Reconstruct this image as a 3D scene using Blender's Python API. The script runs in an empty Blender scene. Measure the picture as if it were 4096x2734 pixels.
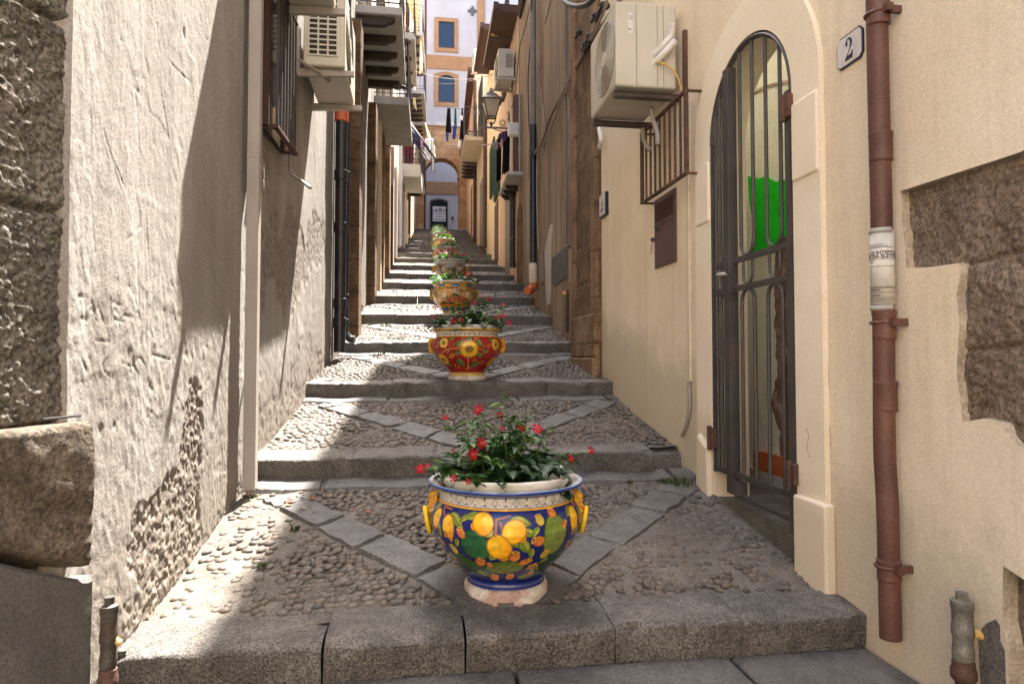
import bpy, bmesh, math, random
import numpy as np
from mathutils import Vector, Matrix
from mathutils.geometry import tessellate_polygon
random.seed(7); RNG = np.random.default_rng(11)
PI = math.pi; rad = math.radians
scn = bpy.context.scene; COL = scn.collection

# ------------------------------------------------------------------ camera
YAW, PITCH, FPX, AXY, EYE = rad(8.1), rad(2.0), 2700.0, 1335.5, 1.1
cam = bpy.data.objects.new('camera', bpy.data.cameras.new('camera')); COL.objects.link(cam)
cam.location = (0, 0, EYE); cam.rotation_euler = (PI/2 + PITCH, 0, -YAW)
cam.data.sensor_width = 36; cam.data.lens = FPX/4096*36; cam.data.shift_y = -(1367-AXY)/4096
cam.data.clip_start = 0.05; cam.data.clip_end = 500
scn.camera = cam

def ray(px, py):                      # direction of a sight line, used only to read real places off the walls
    a = (px-2048)/FPX; b = (AXY-py)/FPX
    y = math.cos(PITCH)-b*math.sin(PITCH); z = math.sin(PITCH)+b*math.cos(PITCH)
    return Vector((a*math.cos(YAW)+y*math.sin(YAW), -a*math.sin(YAW)+y*math.cos(YAW), z))
O = Vector((0, 0, EYE))
def onx(px, py, X): d = ray(px, py); return O+d*(X/d.x)
def ony(px, py, Y): d = ray(px, py); return O+d*(Y/d.y)
LN = [(-7,-1.02),(1.5,-.935),(3.9,-.90),(6.75,-.80),(7.1,-.757),(10.4,-.737),(13.7,-.67),(17.4,-.6),(21,-.58),(25,-.42),(30,-.2),(38,-.04)]
RN = [(-7,1.645),(6.2,1.645),(6.9,1.67),(8.7,1.785),(10.4,1.84),(12.1,1.96),(13.7,2.0),(17.4,2.1),(21,2.2),(25,2.25),(30,2.5),(38,2.77)]
def lerp(T, y): return float(np.interp(y, [p[0] for p in T], [p[1] for p in T]))
LX = lambda y: lerp(LN, y)
RX = lambda y: lerp(RN, y)
def on(px, py, side, off=0.0):        # where a sight line meets the left or right house fronts
    d = ray(px, py); T = LN if side == 'L' else RN; s = 1 if side == 'L' else -1
    for (y0, x0), (y1, x1) in zip(T, T[1:]):
        x0 += s*off; x1 += s*off
        den = d.x*(y1-y0)-d.y*(x1-x0)
        if abs(den) < 1e-9: continue
        t = (x0*(y1-y0)-y0*(x1-x0))/den
        y = d.y*t
        if t > 0 and y0 <= y <= y1: return O+d*t
    return ony(px, py, 38)

# ------------------------------------------------------------------ materials
def N(t, ty, ins=None, **pr):
    n = t.nodes.new(ty)
    for k, v in pr.items(): setattr(n, k, v)
    for k, v in (ins or {}).items():
        if isinstance(v, bpy.types.NodeSocket): t.links.new(v, n.inputs[k])
        else: n.inputs[k].default_value = v
    return n
def c4(c): return (*c, 1) if len(c) == 3 else c
def ramp(t, fac, stops):
    n = N(t, 'ShaderNodeValToRGB', {'Fac': fac}); e = n.color_ramp.elements
    while len(e) < len(stops): e.new(.5)
    for q, (p, c) in zip(e, stops): q.position = p; q.color = c4(c)
    return n.outputs['Color']
def mix(t, fac, a, b, mode='MIX'):
    return N(t, 'ShaderNodeMixRGB', {'Fac': fac, 'Color1': c4(a) if isinstance(a, tuple) else a, 'Color2': c4(b) if isinstance(b, tuple) else b}, blend_type=mode).outputs['Color']
def newmat(name):
    m = bpy.data.materials.new(name); m.use_nodes = True
    return m, m.node_tree, m.node_tree.nodes['Principled BSDF']
def noise(t, vec, s, d=5, r=.6, dist=0): return N(t, 'ShaderNodeTexNoise', {'Vector': vec, 'Scale': s, 'Detail': d, 'Roughness': r, 'Distortion': dist}).outputs['Fac']
W3, B3 = (1, 1, 1), (0, 0, 0)
def surf(name, c1, c2, scale=3, rough=.85, c3=None, st_scale=.9, st_lo=.52, st_hi=.68, st_amt=.7, fine=70, fine_amt=.18,
         bump=((60, .25, .008), (9, .3, .02)), stretch=(1, 1, 1), pits=None, spec=.3, attr=None, acol=None, courses=None, metal=0, rough2=None, drips=None, foot=None):
    m, t, b = newmat(name)
    pos = N(t, 'ShaderNodeNewGeometry').outputs['Position']
    sp = N(t, 'ShaderNodeMapping', {'Vector': pos, 'Scale': stretch}).outputs['Vector']
    n1 = noise(t, sp, scale, 6)
    col = ramp(t, n1, [(.34, c1), (.66, c2)])
    if c3:
        n2 = noise(t, sp, st_scale, 7, .65, .4)
        f = ramp(t, n2, [(st_lo, B3), (st_hi, (st_amt,)*3)])
        col = mix(t, f, col, c3)
    if drips:                                   # weathering streaks that run down the face
        dm = N(t, 'ShaderNodeMapping', {'Vector': pos, 'Scale': (7, 7, .35)}).outputs['Vector']
        f = ramp(t, noise(t, dm, 1.0, 6, .7), [(.5, B3), (.72, (drips[1],)*3)])
        col = mix(t, f, col, drips[0])
    if foot:                                    # damp and splashed dirt at the foot of the wall, following the climbing street
        q = N(t, 'ShaderNodeSeparateXYZ', {'Vector': pos}).outputs; k1 = N(t, 'ShaderNodeMath', {0: q['Y'], 1: -.23, 2: .36}, operation='MULTIPLY_ADD').outputs[0]
        k2 = N(t, 'ShaderNodeMath', {0: q['Z'], 1: k1}, operation='ADD').outputs[0]; k3 = N(t, 'ShaderNodeMath', {0: noise(t, pos, 3.5, 6, .7), 1: -foot[1]*2.2, 2: k2}, operation='MULTIPLY_ADD').outputs[0]
        col = mix(t, ramp(t, k3, [(0, (foot[2],)*3), (max(.02, foot[1]*.8), B3)]), col, foot[0])
    if attr:
        a = N(t, 'ShaderNodeAttribute', attribute_name=attr).outputs['Fac']
        w = noise(t, pos, 26, 5)
        rc = ramp(t, w, [(.35, acol[0]), (.5, acol[1]), (.65, acol[2])])
        col = mix(t, a, col, rc)
    if fine_amt:
        nf = noise(t, pos, fine, 4, .7)
        g = ramp(t, nf, [(.37, (1-fine_amt,)*3), (.63, (1+fine_amt,)*3)])
        col = mix(t, 1.0, col, g, 'MULTIPLY')
    nrm = None; hcol = None
    if courses:                                 # block joints: (row height, block length, joint colour)
        sx = N(t, 'ShaderNodeSeparateXYZ', {'Vector': pos}).outputs
        s = N(t, 'ShaderNodeMath', {0: sx['X'], 1: sx['Y']}, operation='ADD').outputs[0]
        wob = N(t, 'ShaderNodeMath', {0: noise(t, pos, 5, 2), 1: .06}, operation='MULTIPLY').outputs[0]
        zz = N(t, 'ShaderNodeMath', {0: sx['Z'], 1: wob}, operation='ADD').outputs[0]
        uv = N(t, 'ShaderNodeCombineXYZ', {'X': s, 'Y': zz}).outputs[0]
        br = N(t, 'ShaderNodeTexBrick', {'Vector': uv, 'Color1': (.8, .8, .8, 1), 'Color2': (1.12, 1.12, 1.12, 1), 'Mortar': (.62, .62, .62, 1), 'Scale': 1.0,
               'Mortar Size': .014, 'Mortar Smooth': .4, 'Brick Width': courses[1], 'Row Height': courses[0]})
        col = mix(t, .85, col, br.outputs['Color'], 'MULTIPLY')
        nrm = N(t, 'ShaderNodeBump', {'Strength': .8, 'Distance': .02, 'Height': br.outputs['Fac']}, invert=True).outputs['Normal']
    for (s, st, d) in bump:
        ins = {'Strength': st, 'Distance': d, 'Height': noise(t, sp if s < 30 else pos, s, 6, .65)}
        if nrm is not None: ins['Normal'] = nrm
        nrm = N(t, 'ShaderNodeBump', ins).outputs['Normal']
    if pits:                                    # (scale, threshold, depth): small holes and chips
        v = N(t, 'ShaderNodeTexVoronoi', {'Vector': pos, 'Scale': pits[0], 'Randomness': 1}).outputs['Distance']
        pf = ramp(t, v, [(pits[1]*.6, B3), (pits[1], W3)])
        col = mix(t, .75, col, mix(t, pf, tuple(x*.45 for x in c1), W3), 'MULTIPLY')
        nrm = N(t, 'ShaderNodeBump', {'Strength': .9, 'Distance': pits[2], 'Height': pf, 'Normal': nrm} if nrm else {'Strength': .9, 'Distance': pits[2], 'Height': pf}).outputs['Normal']
    t.links.new(col, b.inputs['Base Color'])
    if nrm is not None: t.links.new(nrm, b.inputs['Normal'])
    if rough2 is not None:
        rr = ramp(t, noise(t, pos, 18, 4), [(.35, (rough,)*3), (.65, (rough2,)*3)])
        t.links.new(rr, b.inputs['Roughness'])
    else: b.inputs['Roughness'].default_value = rough
    b.inputs['Specular IOR Level'].default_value = spec
    b.inputs['Metallic'].default_value = metal
    return m
def flat(name, c, rough=.6, spec=.4, var=.12, metal=0, fine=25, bmp=.15):
    return surf(name, tuple(x*(1-var) for x in c), tuple(x*(1+var) for x in c), 6, rough, fine=fine, fine_amt=.08, bump=((fine*2, bmp, .003),), spec=spec, metal=metal)
def attrmat(name, rough, spec=.5, coat=0, attr='Col', bumps=(), trans=0, mott=.0):
    m, t, b = newmat(name)
    a = N(t, 'ShaderNodeAttribute', attribute_name=attr).outputs['Color']
    pos = N(t, 'ShaderNodeNewGeometry').outputs['Position']
    if mott:
        a = mix(t, 1.0, a, ramp(t, noise(t, pos, 45, 5), [(.3, (1-mott,)*3), (.7, (1+mott,)*3)]), 'MULTIPLY')
    t.links.new(a, b.inputs['Base Color'])
    b.inputs['Roughness'].default_value = rough; b.inputs['Specular IOR Level'].default_value = spec
    b.inputs['Coat Weight'].default_value = coat; b.inputs['Coat Roughness'].default_value = .08
    nrm = None
    for (s, st, d) in bumps:
        ins = {'Strength': st, 'Distance': d, 'Height': noise(t, pos, s, 5)}
        if nrm is not None: ins['Normal'] = nrm
        nrm = N(t, 'ShaderNodeBump', ins).outputs['Normal']
    if nrm is not None: t.links.new(nrm, b.inputs['Normal'])
    if trans:
        tr = N(t, 'ShaderNodeBsdfTranslucent', {'Color': mix(t, 1.0, a, (1.5, 1.7, .8), 'MULTIPLY')})
        mx = N(t, 'ShaderNodeMixShader', {0: trans, 1: b.outputs[0], 2: tr.outputs[0]})
        t.links.new(mx.outputs[0], t.nodes['Material Output'].inputs['Surface'])
    return m

M = {}
M['plaster_grey'] = surf('plaster_grey', (.245,.225,.20), (.345,.322,.292), 2.2, .92, (.19,.167,.14), 1.1, .52, .72, .6, 90, .2,
    bump=((120, .5, .004), (24, .3, .006), (5, .2, .015)), stretch=(1, 1, .45), attr='rub', acol=((.13,.108,.09), (.215,.182,.152), (.31,.28,.245)), drips=((.42,.41,.39), .5), foot=((.22,.19,.16), .25, .6))
M['stone_dark'] = surf('stone_dark', (.10,.088,.075), (.22,.20,.172), 9, .95, (.18,.18,.168), 3, .5, .7, .6, 75, .6, bump=((110, .9, .010), (30, .5, .02)), pits=(60, .13, .006))
M['stone_coping'] = surf('stone_coping', (.095,.076,.057), (.185,.155,.118), 9, .95, (.15,.138,.12), 2.5, .5, .7, .6, 75, .5, bump=((95, .9, .012), (24, .5, .02)), pits=(60, .13, .006))
M['dado_grey'] = surf('dado_grey', (.085,.080,.078), (.125,.118,.112), 4, .9, (.07,.064,.06), 1.2, .5, .7, .5, 120, .25, bump=((150, .5, .004), (12, .2, .01)), drips=((.16,.15,.14), .3))
M['plaster_yellow'] = surf('plaster_yellow', (.76,.635,.455), (.845,.74,.57), 1.6, .88, (.66,.555,.44), .55, .50, .74, .55, 190, .13, bump=((170, .5, .004), (40, .25, .006), (14, .18, .012), (3, .14, .03)), drips=((.54,.42,.27), .36), foot=((.50,.43,.33), .32, .65))
M['plaster_surround'] = surf('plaster_surround', (.80,.69,.52), (.88,.79,.63), 2, .85, (.75,.66,.54), 1.0, .48, .70, .6, 180, .10, bump=((170, .4, .003), (30, .2, .006)), foot=((.60,.51,.39), .2, .6))
M['plaster_edge'] = surf('plaster_edge', (.36,.30,.22), (.50,.42,.31), 12, .9, None, fine=90, fine_amt=.25, bump=((60, .5, .012),))
M['stone_brown'] = surf('stone_brown', (.165,.118,.082), (.265,.20,.145), 7, .95, (.27,.235,.195), 2.2, .5, .66, .6, 75, .45, bump=((95, .9, .010), (22, .4, .015)), pits=(60, .13, .005))
M['stucco_brown'] = surf('stucco_brown', (.20,.135,.088), (.33,.235,.155), 1.5, .92, (.36,.315,.25), .9, .5, .68, .75, 90, .22, bump=((100, .4, .006), (10, .3, .02)), stretch=(1.4, 1.4, .4), drips=((.10,.066,.045), .8))
M['quoin_brown'] = surf('quoin_brown', (.17,.105,.06), (.33,.215,.125), 4, .93, (.10,.06,.036), 2.2, .48, .66, .8, 70, .3, bump=((80, .7, .014), (14, .6, .03)), courses=(.42, 3.0))
M['quoin_dark'] = surf('quoin_dark', (.09,.055,.032), (.20,.125,.07), 5, .93, (.26,.17,.10), 2.6, .54, .68, .6, 70, .35, bump=((80, .8, .016), (14, .6, .04)), courses=(.37, 3.0))
M['plaster_cream'] = surf('plaster_cream', (.60,.48,.32), (.70,.58,.40), 1.6, .9, (.50,.42,.31), .8, .5, .7, .6, 80, .08, bump=((90, .25, .005),), drips=((.45,.34,.22), .3))
M['plaster_pink'] = surf('plaster_pink', (.52,.36,.25), (.62,.46,.33), 1.6, .9, (.45,.36,.27), .8, .5, .7, .6, 80, .1, bump=((90, .25, .005),), drips=((.33,.22,.15), .4))
M['plaster_white'] = surf('plaster_white', (.43,.42,.42), (.49,.48,.48), .8, .9, None, fine=40, fine_amt=.06, bump=((60, .2, .006),), drips=((.36,.35,.35), .4))
M['trim_ochre'] = surf('trim_ochre', (.32,.185,.09), (.39,.235,.125), 2, .9, None, fine=50, fine_amt=.08, bump=((60, .2, .005),))
M['arch_stone'] = surf('arch_stone', (.38,.22,.10), (.56,.36,.18), 3, .92, (.26,.16,.09), 1.5, .5, .68, .7, 40, .22, bump=((50, .6, .015), (10, .4, .03)), courses=(.36, .8))
M['kerb'] = surf('kerb', (.078,.070,.061), (.132,.120,.105), 11, .62, (.215,.195,.17), 3.2, .50, .70, .6, 120, .75, bump=((110, .9, .009), (30, .6, .014), (7, .35, .02)), spec=.5, rough2=.38, pits=(85, .14, .005), drips=((.042,.036,.030), .55))
M['slab'] = surf('slab', (.060,.057,.055), (.105,.100,.095), 7, .6, (.165,.15,.13), 2.2, .52, .72, .55, 125, .6, bump=((110, .8, .006), (16, .4, .012)), spec=.5, rough2=.4)
M['mortar'] = surf('mortar', (.105,.092,.078), (.18,.162,.138), 7, .95, (.08,.07,.058), 1.6, .5, .68, .6, 130, .45, bump=((140, .8, .006), (35, .5, .012)))
M['pebble'] = attrmat('pebble', .62, .4, bumps=((140, .35, .003),), mott=.25)
M['lower_ground'] = surf('lower_ground', (.08,.073,.068), (.13,.12,.11), 6, .75, (.18,.16,.13), 2, .5, .7, .5, 100, .4, bump=((90, .5, .01),))
M['ceramic'] = attrmat('ceramic', .26, .45, .25, bumps=((30, .08, .004),), mott=.14)
M['ceramic_far'] = attrmat('ceramic_far', .22, .5, .4, bumps=((60, .25, .004),), mott=.30)
M['leaf'] = attrmat('leaf', .5, .35, 0, trans=.22, mott=.2)
M['petal'] = attrmat('petal', .7, .12, 0, trans=.10)
M['soil'] = flat('soil', (.035,.024,.016), .95, .2, .4, fine=60, bmp=.8)
M['iron'] = surf('iron', (.034,.029,.028), (.062,.052,.049), 9, .55, (.095,.05,.033), 3.5, .56, .70, .65, 130, .25, bump=((160, .35, .003),), spec=.5)
M['iron_rust'] = surf('iron_rust', (.055,.028,.022), (.10,.05,.035), 9, .7, (.17,.075,.035), 4, .5, .66, .8, 130, .3, bump=((160, .4, .003),), spec=.4)
M['black_pipe'] = surf('black_pipe', (.014,.015,.019), (.028,.028,.032), 6, .38, (.20,.16,.13), 5, .66, .70, .7, 90, .2, bump=((60, .1, .002),), spec=.5)
M['orange_pvc'] = surf('orange_pvc', (.50,.10,.03), (.62,.15,.045), 6, .45, (.30,.09,.04), 5, .55, .7, .5, bump=((60, .1, .002),), spec=.5)
M['pipe_brown'] = surf('pipe_brown', (.085,.037,.027), (.135,.060,.041), 5, .55, (.20,.13,.095), 3.2, .55, .72, .6, 150, .25, bump=((130, .25, .002),), spec=.4, drips=((.05,.025,.02), .7))
M['pipe_grey'] = flat('pipe_grey', (.19,.165,.14), .6)
M['pvc_white'] = flat('pvc_white', (.66,.64,.61), .45, .5, .06)
M['pvc_beige'] = surf('pvc_beige', (.36,.33,.295), (.42,.385,.345), 3, .5, (.28,.245,.21), 2, .55, .72, .5, 140, .08, spec=.4, bump=((120, .1, .002),))
M['ac_grille'] = flat('ac_grille', (.40,.37,.305), .6)
M['door_black'] = flat('door_black', (.012,.013,.018), .7, .2)
M['pvc_cream'] = flat('pvc_cream', (.62,.55,.43), .5, .4, .06)
M['conduit_grey'] = flat('conduit_grey', (.28,.25,.215), .6)
M['cable_black'] = flat('cable_black', (.02,.018,.018), .6)
M['cable_grey'] = flat('cable_grey', (.20,.16,.125), .7)
M['ac_case'] = surf('ac_case', (.50,.465,.385), (.57,.53,.445), 2.5, .5, (.40,.35,.27), 1.6, .54, .72, .5, 120, .05, bump=((150, .08, .002),), spec=.4, drips=((.36,.31,.24), .25))
M['ac_grey'] = surf('ac_grey', (.40,.375,.33), (.47,.44,.385), 2.5, .55, (.30,.26,.21), 1.6, .54, .72, .5, 120, .06, bump=((150, .08, .002),), spec=.4)
M['ac_dark'] = flat('ac_dark', (.022,.021,.02), .7)
M['ac_mid'] = flat('ac_mid', (.22,.205,.17), .6)
M['bracket_grey'] = flat('bracket_grey', (.36,.335,.29), .55)
M['slab_white'] = surf('slab_white', (.40,.39,.365), (.49,.475,.445), 3, .85, (.27,.25,.225), 1.5, .54, .72, .6, 60, .12, bump=((70, .3, .006),))
M['slab_grey'] = surf('slab_grey', (.30,.285,.26), (.38,.36,.33), 3, .9, (.20,.18,.155), 1.5, .5, .7, .6, 60, .15, bump=((70, .3, .006),))
M['slab_beige'] = surf('slab_beige', (.46,.375,.26), (.54,.45,.32), 3, .9, (.34,.27,.19), 1.5, .5, .7, .5, 60, .1, bump=((70, .3, .006),))
M['beam_dark'] = flat('beam_dark', (.05,.036,.03), .75)
M['wood_brown'] = flat('wood_brown', (.075,.035,.026), .6)
M['door_red'] = flat('door_red', (.10,.055,.05), .6)
M['wood_grey'] = flat('wood_grey', (.20,.17,.14), .7)
M['glass_blue'] = flat('glass_blue', (.012,.026,.05), .2, .4, .15, bmp=.02)
M['glass_dark'] = flat('glass_dark', (.02,.022,.026), .12, .6, .15, bmp=.02)
M['shutter_green'] = flat('shutter_green', (.012,.055,.032), .5)
M['shutter_dark'] = flat('shutter_dark', (.018,.026,.024), .5)
M['enamel_white'] = flat('enamel_white', (.62,.59,.58), .3, .5, .05)
M['ink_blue'] = flat('ink_blue', (.012,.016,.045), .4)
M['ink_grey'] = flat('ink_grey', (.10,.10,.10), .7)
M['ink_light'] = flat('ink_light', (.30,.30,.33), .7)
M['paper'] = flat('paper', (.56,.535,.48), .8, .2, .06)
M['tape'] = flat('tape', (.36,.345,.315), .5, .3, .06)
M['interior'] = surf('interior', (.72,.74,.68), (.80,.81,.76), 2.5, .9, (.58,.59,.53), 1.3, .52, .7, .6, 70, .1, bump=((80, .3, .006),))
M['rubble_red'] = surf('rubble_red', (.16,.10,.085), (.34,.21,.17), 9, .9, (.48,.42,.37), 7, .55, .64, .8, 60, .4, bump=((40, .8, .02),))
M['orange_base'] = surf('orange_base', (.52,.12,.04), (.64,.18,.06), 5, .85, (.36,.12,.06), 4, .5, .7, .5, bump=((60, .2, .005),))
M['green_sheet'] = flat('green_sheet', (.01,.58,.02), .7, .2, .08)
M['stone_pale'] = surf('stone_pale', (.42,.39,.35), (.52,.49,.44), 4, .85, None, bump=((60, .3, .008),))
M['gas_dark'] = surf('gas_dark', (.045,.042,.036), (.10,.095,.08), 12, .55, (.10,.055,.035), 9, .5, .65, .7, 130, .3, bump=((120, .4, .004),), metal=.4)
M['gas_grey'] = surf('gas_grey', (.15,.14,.12), (.22,.205,.175), 12, .5, (.12,.10,.08), 8, .5, .65, .6, 130, .25, bump=((120, .4, .004),), metal=.3)
M['valve_yellow'] = flat('valve_yellow', (.60,.38,.12), .5)
M['handle_steel'] = flat('handle_steel', (.42,.39,.37), .4, .5, .05)
M['lamp_glass'] = flat('lamp_glass', (.38,.34,.27), .25, .5, .1)
M['lamp_metal'] = flat('lamp_metal', (.17,.165,.165), .45)
M['cloth_black'] = flat('cloth_black', (.012,.012,.015), .9, .1, .2)
M['cloth_teal'] = flat('cloth_teal', (.015,.12,.10), .9, .1)
M['cloth_blue'] = flat('cloth_blue', (.02,.07,.40), .9, .1)
M['cloth_white'] = flat('cloth_white', (.72,.70,.68), .9, .1, .05)
M['cloth_pink'] = flat('cloth_pink', (.55,.25,.33), .9, .1)
M['cloth_purple'] = flat('cloth_purple', (.09,.05,.13), .9, .1)
M['cloth_red'] = flat('cloth_red', (.16,.035,.05), .9, .1)
def stripes(name, a, b, freq, vec=(0, 1, .35)):
    m, t, bs = newmat(name)
    pos = N(t, 'ShaderNodeTexCoord').outputs['Object']
    d = N(t, 'ShaderNodeVectorMath', {0: pos, 1: vec}, operation='DOT_PRODUCT').outputs['Value']
    s = N(t, 'ShaderNodeMath', {0: N(t, 'ShaderNodeMath', {0: d, 1: freq}, operation='MULTIPLY').outputs[0]}, operation='FRACT').outputs[0]
    t.links.new(ramp(t, s, [(.49, a), (.51, b)]), bs.inputs['Base Color'])
    tr = N(t, 'ShaderNodeBsdfTranslucent', {'Color': ramp(t, s, [(.49, a), (.51, b)])})
    mx = N(t, 'ShaderNodeMixShader', {0: .35, 1: bs.outputs[0], 2: tr.outputs[0]})
    t.links.new(mx.outputs[0], t.nodes['Material Output'].inputs['Surface'])
    bs.inputs['Roughness'].default_value = .9
    return m
M['stripe_yellow'] = stripes('stripe_yellow', (.80,.50,.10), (.80,.74,.60), 7.0, (1, 0, .9))
M['stripe_blue'] = stripes('stripe_blue', (.035,.05,.13), (.72,.72,.74), 5.2, (1.0, .0, .75))
M['stripe_blue_towel'] = stripes('stripe_blue_towel', (.035,.05,.16), (.74,.74,.74), 5.0, (1, 1, 0))
M['cable_tie'] = M['cable_black']

# ------------------------------------------------------------------ mesh building
class MB:
    def __init__(s): s.v = []; s.f = []; s.m = []
    def add(s, vs, fs, mi=0):
        o = len(s.v); s.v += [tuple(p) for p in vs]; s.f += [tuple(i+o for i in f) for f in fs]; s.m += [mi]*len(fs); return s
    def hexa(s, p, mi=0):     # 8 corners: bottom ring of four, top ring of four
        return s.add(p, [(3,2,1,0),(4,5,6,7),(0,1,5,4),(1,2,6,5),(2,3,7,6),(3,0,4,7)], mi)
    def box(s, x0, x1, y0, y1, z0, z1, mi=0):
        return s.hexa([(x0,y0,z0),(x1,y0,z0),(x1,y1,z0),(x0,y1,z0),(x0,y0,z1),(x1,y0,z1),(x1,y1,z1),(x0,y1,z1)], mi)
    def bar(s, a, b, w, h=None, mi=0, up=(0, 0, 1)):   # square bar from a to b
        a, b = Vector(a), Vector(b); d = (b-a).normalized(); u = Vector(up)
        if abs(d.dot(u)) > .95: u = Vector((0, 1, 0))
        x = d.cross(u).normalized()*(w/2); y = x.cross(d).normalized()*((h or w)/2)
        return s.hexa([a-x-y, a+x-y, b+x-y, b-x-y, a-x+y, a+x+y, b+x+y, b-x+y], mi)
    def tube(s, pts, r, n=8, mi=0, caps=True, closed=False):
        pts = [Vector(p) for p in pts]; k = len(pts); rs = r if isinstance(r, (list, tuple)) else [r]*k
        rings = []; prev = None
        for i, p in enumerate(pts):
            if closed: d = pts[(i+1) % k]-pts[i-1]
            else: d = pts[min(i+1, k-1)]-pts[max(i-1, 0)]
            d.normalize()
            if prev is None:
                u = Vector((0, 0, 1)) if abs(d.z) < .9 else Vector((1, 0, 0)); x = d.cross(u).normalized()
            else: x = (prev-d*prev.dot(d)).normalized()
            prev = x; y = d.cross(x)
            rings.append([p+(x*math.cos(2*PI*j/n)+y*math.sin(2*PI*j/n))*rs[i] for j in range(n)])
        vs = [q for rg in rings for q in rg]; fs = []
        for i in range(k if closed else k-1):
            for j in range(n):
                a = i*n+j; b = i*n+(j+1) % n; i2 = ((i+1) % k)*n
                fs.append((a, b, i2+(j+1) % n, i2+j))
        if caps and not closed: fs += [tuple(range(n-1, -1, -1)), tuple((k-1)*n+j for j in range(n))]
        return s.add(vs, fs, mi)
    def lathe(s, prof, n, c=(0, 0, 0), mi=0, caps=True):
        vs = [(c[0]+r*math.cos(2*PI*j/n), c[1]+r*math.sin(2*PI*j/n), c[2]+z) for (r, z) in prof for j in range(n)]
        fs = [(i*n+j, i*n+(j+1) % n, (i+1)*n+(j+1) % n, (i+1)*n+j) for i in range(len(prof)-1) for j in range(n)]
        if caps: fs += [tuple(range(n-1, -1, -1)), tuple((len(prof)-1)*n+j for j in range(n))]
        return s.add(vs, fs, mi)
    def prism(s, pts, vec, mi=0):
        n = len(pts); v = Vector(vec); a = [Vector(p) for p in pts]
        return s.add(a+[p+v for p in a], [tuple(range(n-1, -1, -1)), tuple(range(n, 2*n))]+[(i, (i+1) % n, n+(i+1) % n, n+i) for i in range(n)], mi)
    def ball(s, c, r, n=10, mi=0):
        r = r if isinstance(r, (tuple, list)) else (r, r, r); vs = []; k = max(4, n//2)
        for i in range(k+1):
            ph = PI*i/k
            for j in range(n): vs.append((c[0]+r[0]*math.sin(ph)*math.cos(2*PI*j/n), c[1]+r[1]*math.sin(ph)*math.sin(2*PI*j/n), c[2]-r[2]*math.cos(ph)))
        return s.add(vs, [(i*n+j, i*n+(j+1) % n, (i+1)*n+(j+1) % n, (i+1)*n+j) for i in range(k) for j in range(n)], mi)
    def ring(s, c, R, r, ax='x', n=20, k=6, mi=0, a0=0, a1=2*PI):
        full = abs(a1-a0-2*PI) < 1e-6; q = n if full else n+1; pts = []
        for i in range(q):
            a = a0+(a1-a0)*i/n; u, w = R*math.cos(a), R*math.sin(a)
            pts.append((c[0], c[1]+u, c[2]+w) if ax == 'x' else (c[0]+u, c[1], c[2]+w) if ax == 'y' else (c[0]+u, c[1]+w, c[2]))
        return s.tube(pts, r, k, mi, closed=full)
    def grid(s, P, mi=0):     # P: (nu, nv, 3) array
        nu, nv = P.shape[:2]; o = len(s.v)
        s.v += [tuple(q) for q in P.reshape(-1, 3).tolist()]
        for i in range(nu-1):
            for j in range(nv-1):
                a = o+i*nv+j; s.f.append((a, a+nv, a+nv+1, a+1)); s.m.append(mi)
        return s
    def build(s, name, mats, parent=None, smooth=False, bev=0, seg=2, solid=0, attr=None, cols=None, autos=False):
        me = bpy.data.meshes.new(name); me.from_pydata(s.v, [], s.f)
        for k in (mats if isinstance(mats, (list, tuple)) else [mats]): me.materials.append(M[k] if isinstance(k, str) else k)
        if any(s.m): me.polygons.foreach_set('material_index', s.m)
        if smooth: me.polygons.foreach_set('use_smooth', [True]*len(me.polygons))
        if attr is not None:
            a = me.attributes.new(attr[0], 'FLOAT', 'POINT'); a.data.foreach_set('value', np.asarray(attr[1], np.float32))
        if cols is not None:
            a = me.color_attributes.new('Col', 'FLOAT_COLOR', 'POINT'); c = np.ones((len(s.v), 4), np.float32); c[:, :3] = cols
            a.data.foreach_set('color', c.ravel())
        me.validate(); me.update()
        o = bpy.data.objects.new(name, me); COL.objects.link(o)
        if not smooth or autos:
            bm = bmesh.new(); bm.from_mesh(me); bmesh.ops.recalc_face_normals(bm, faces=bm.faces); bm.to_mesh(me); bm.free()
        if autos: me.set_sharp_from_angle(angle=rad(40))
        if bev:
            b = o.modifiers.new('bevel', 'BEVEL'); b.width = bev; b.segments = seg; b.limit_method = 'ANGLE'; b.angle_limit = rad(35)
        if solid:
            b = o.modifiers.new('thick', 'SOLIDIFY'); b.thickness = solid
        if parent is not None:
            o.parent = parent
            if parent.parent is None: o.location = -Vector(parent.location)
        return o
def thing(name, label, cat, loc=(0, 0, 0), group=None):
    o = bpy.data.objects.new(name, None); COL.objects.link(o); o.location = loc; o.empty_display_size = .1
    return tag(o, label, cat, group)
def tag(o, label, cat, group=None):
    o['label'] = label; o['category'] = cat
    if group: o['group'] = group
    return o
def struct(o, kind='structure'): o['kind'] = kind; return o
def arcpts(n, f): return [f(i/n) for i in range(n+1)]
def smoothpath(pts, n=6):
    P = [Vector(p) for p in pts]; P = [P[0]*2-P[1]]+P+[P[-1]*2-P[-2]]; out = []
    for i in range(1, len(P)-2):
        for k in range(n):
            t = k/n; a, b, c, d = P[i-1], P[i], P[i+1], P[i+2]
            out.append(.5*((2*b)+(c-a)*t+(2*a-5*b+4*c-d)*t*t+(3*b-a-3*c+d)*t**3))
    return out+[P[-2]]
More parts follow.
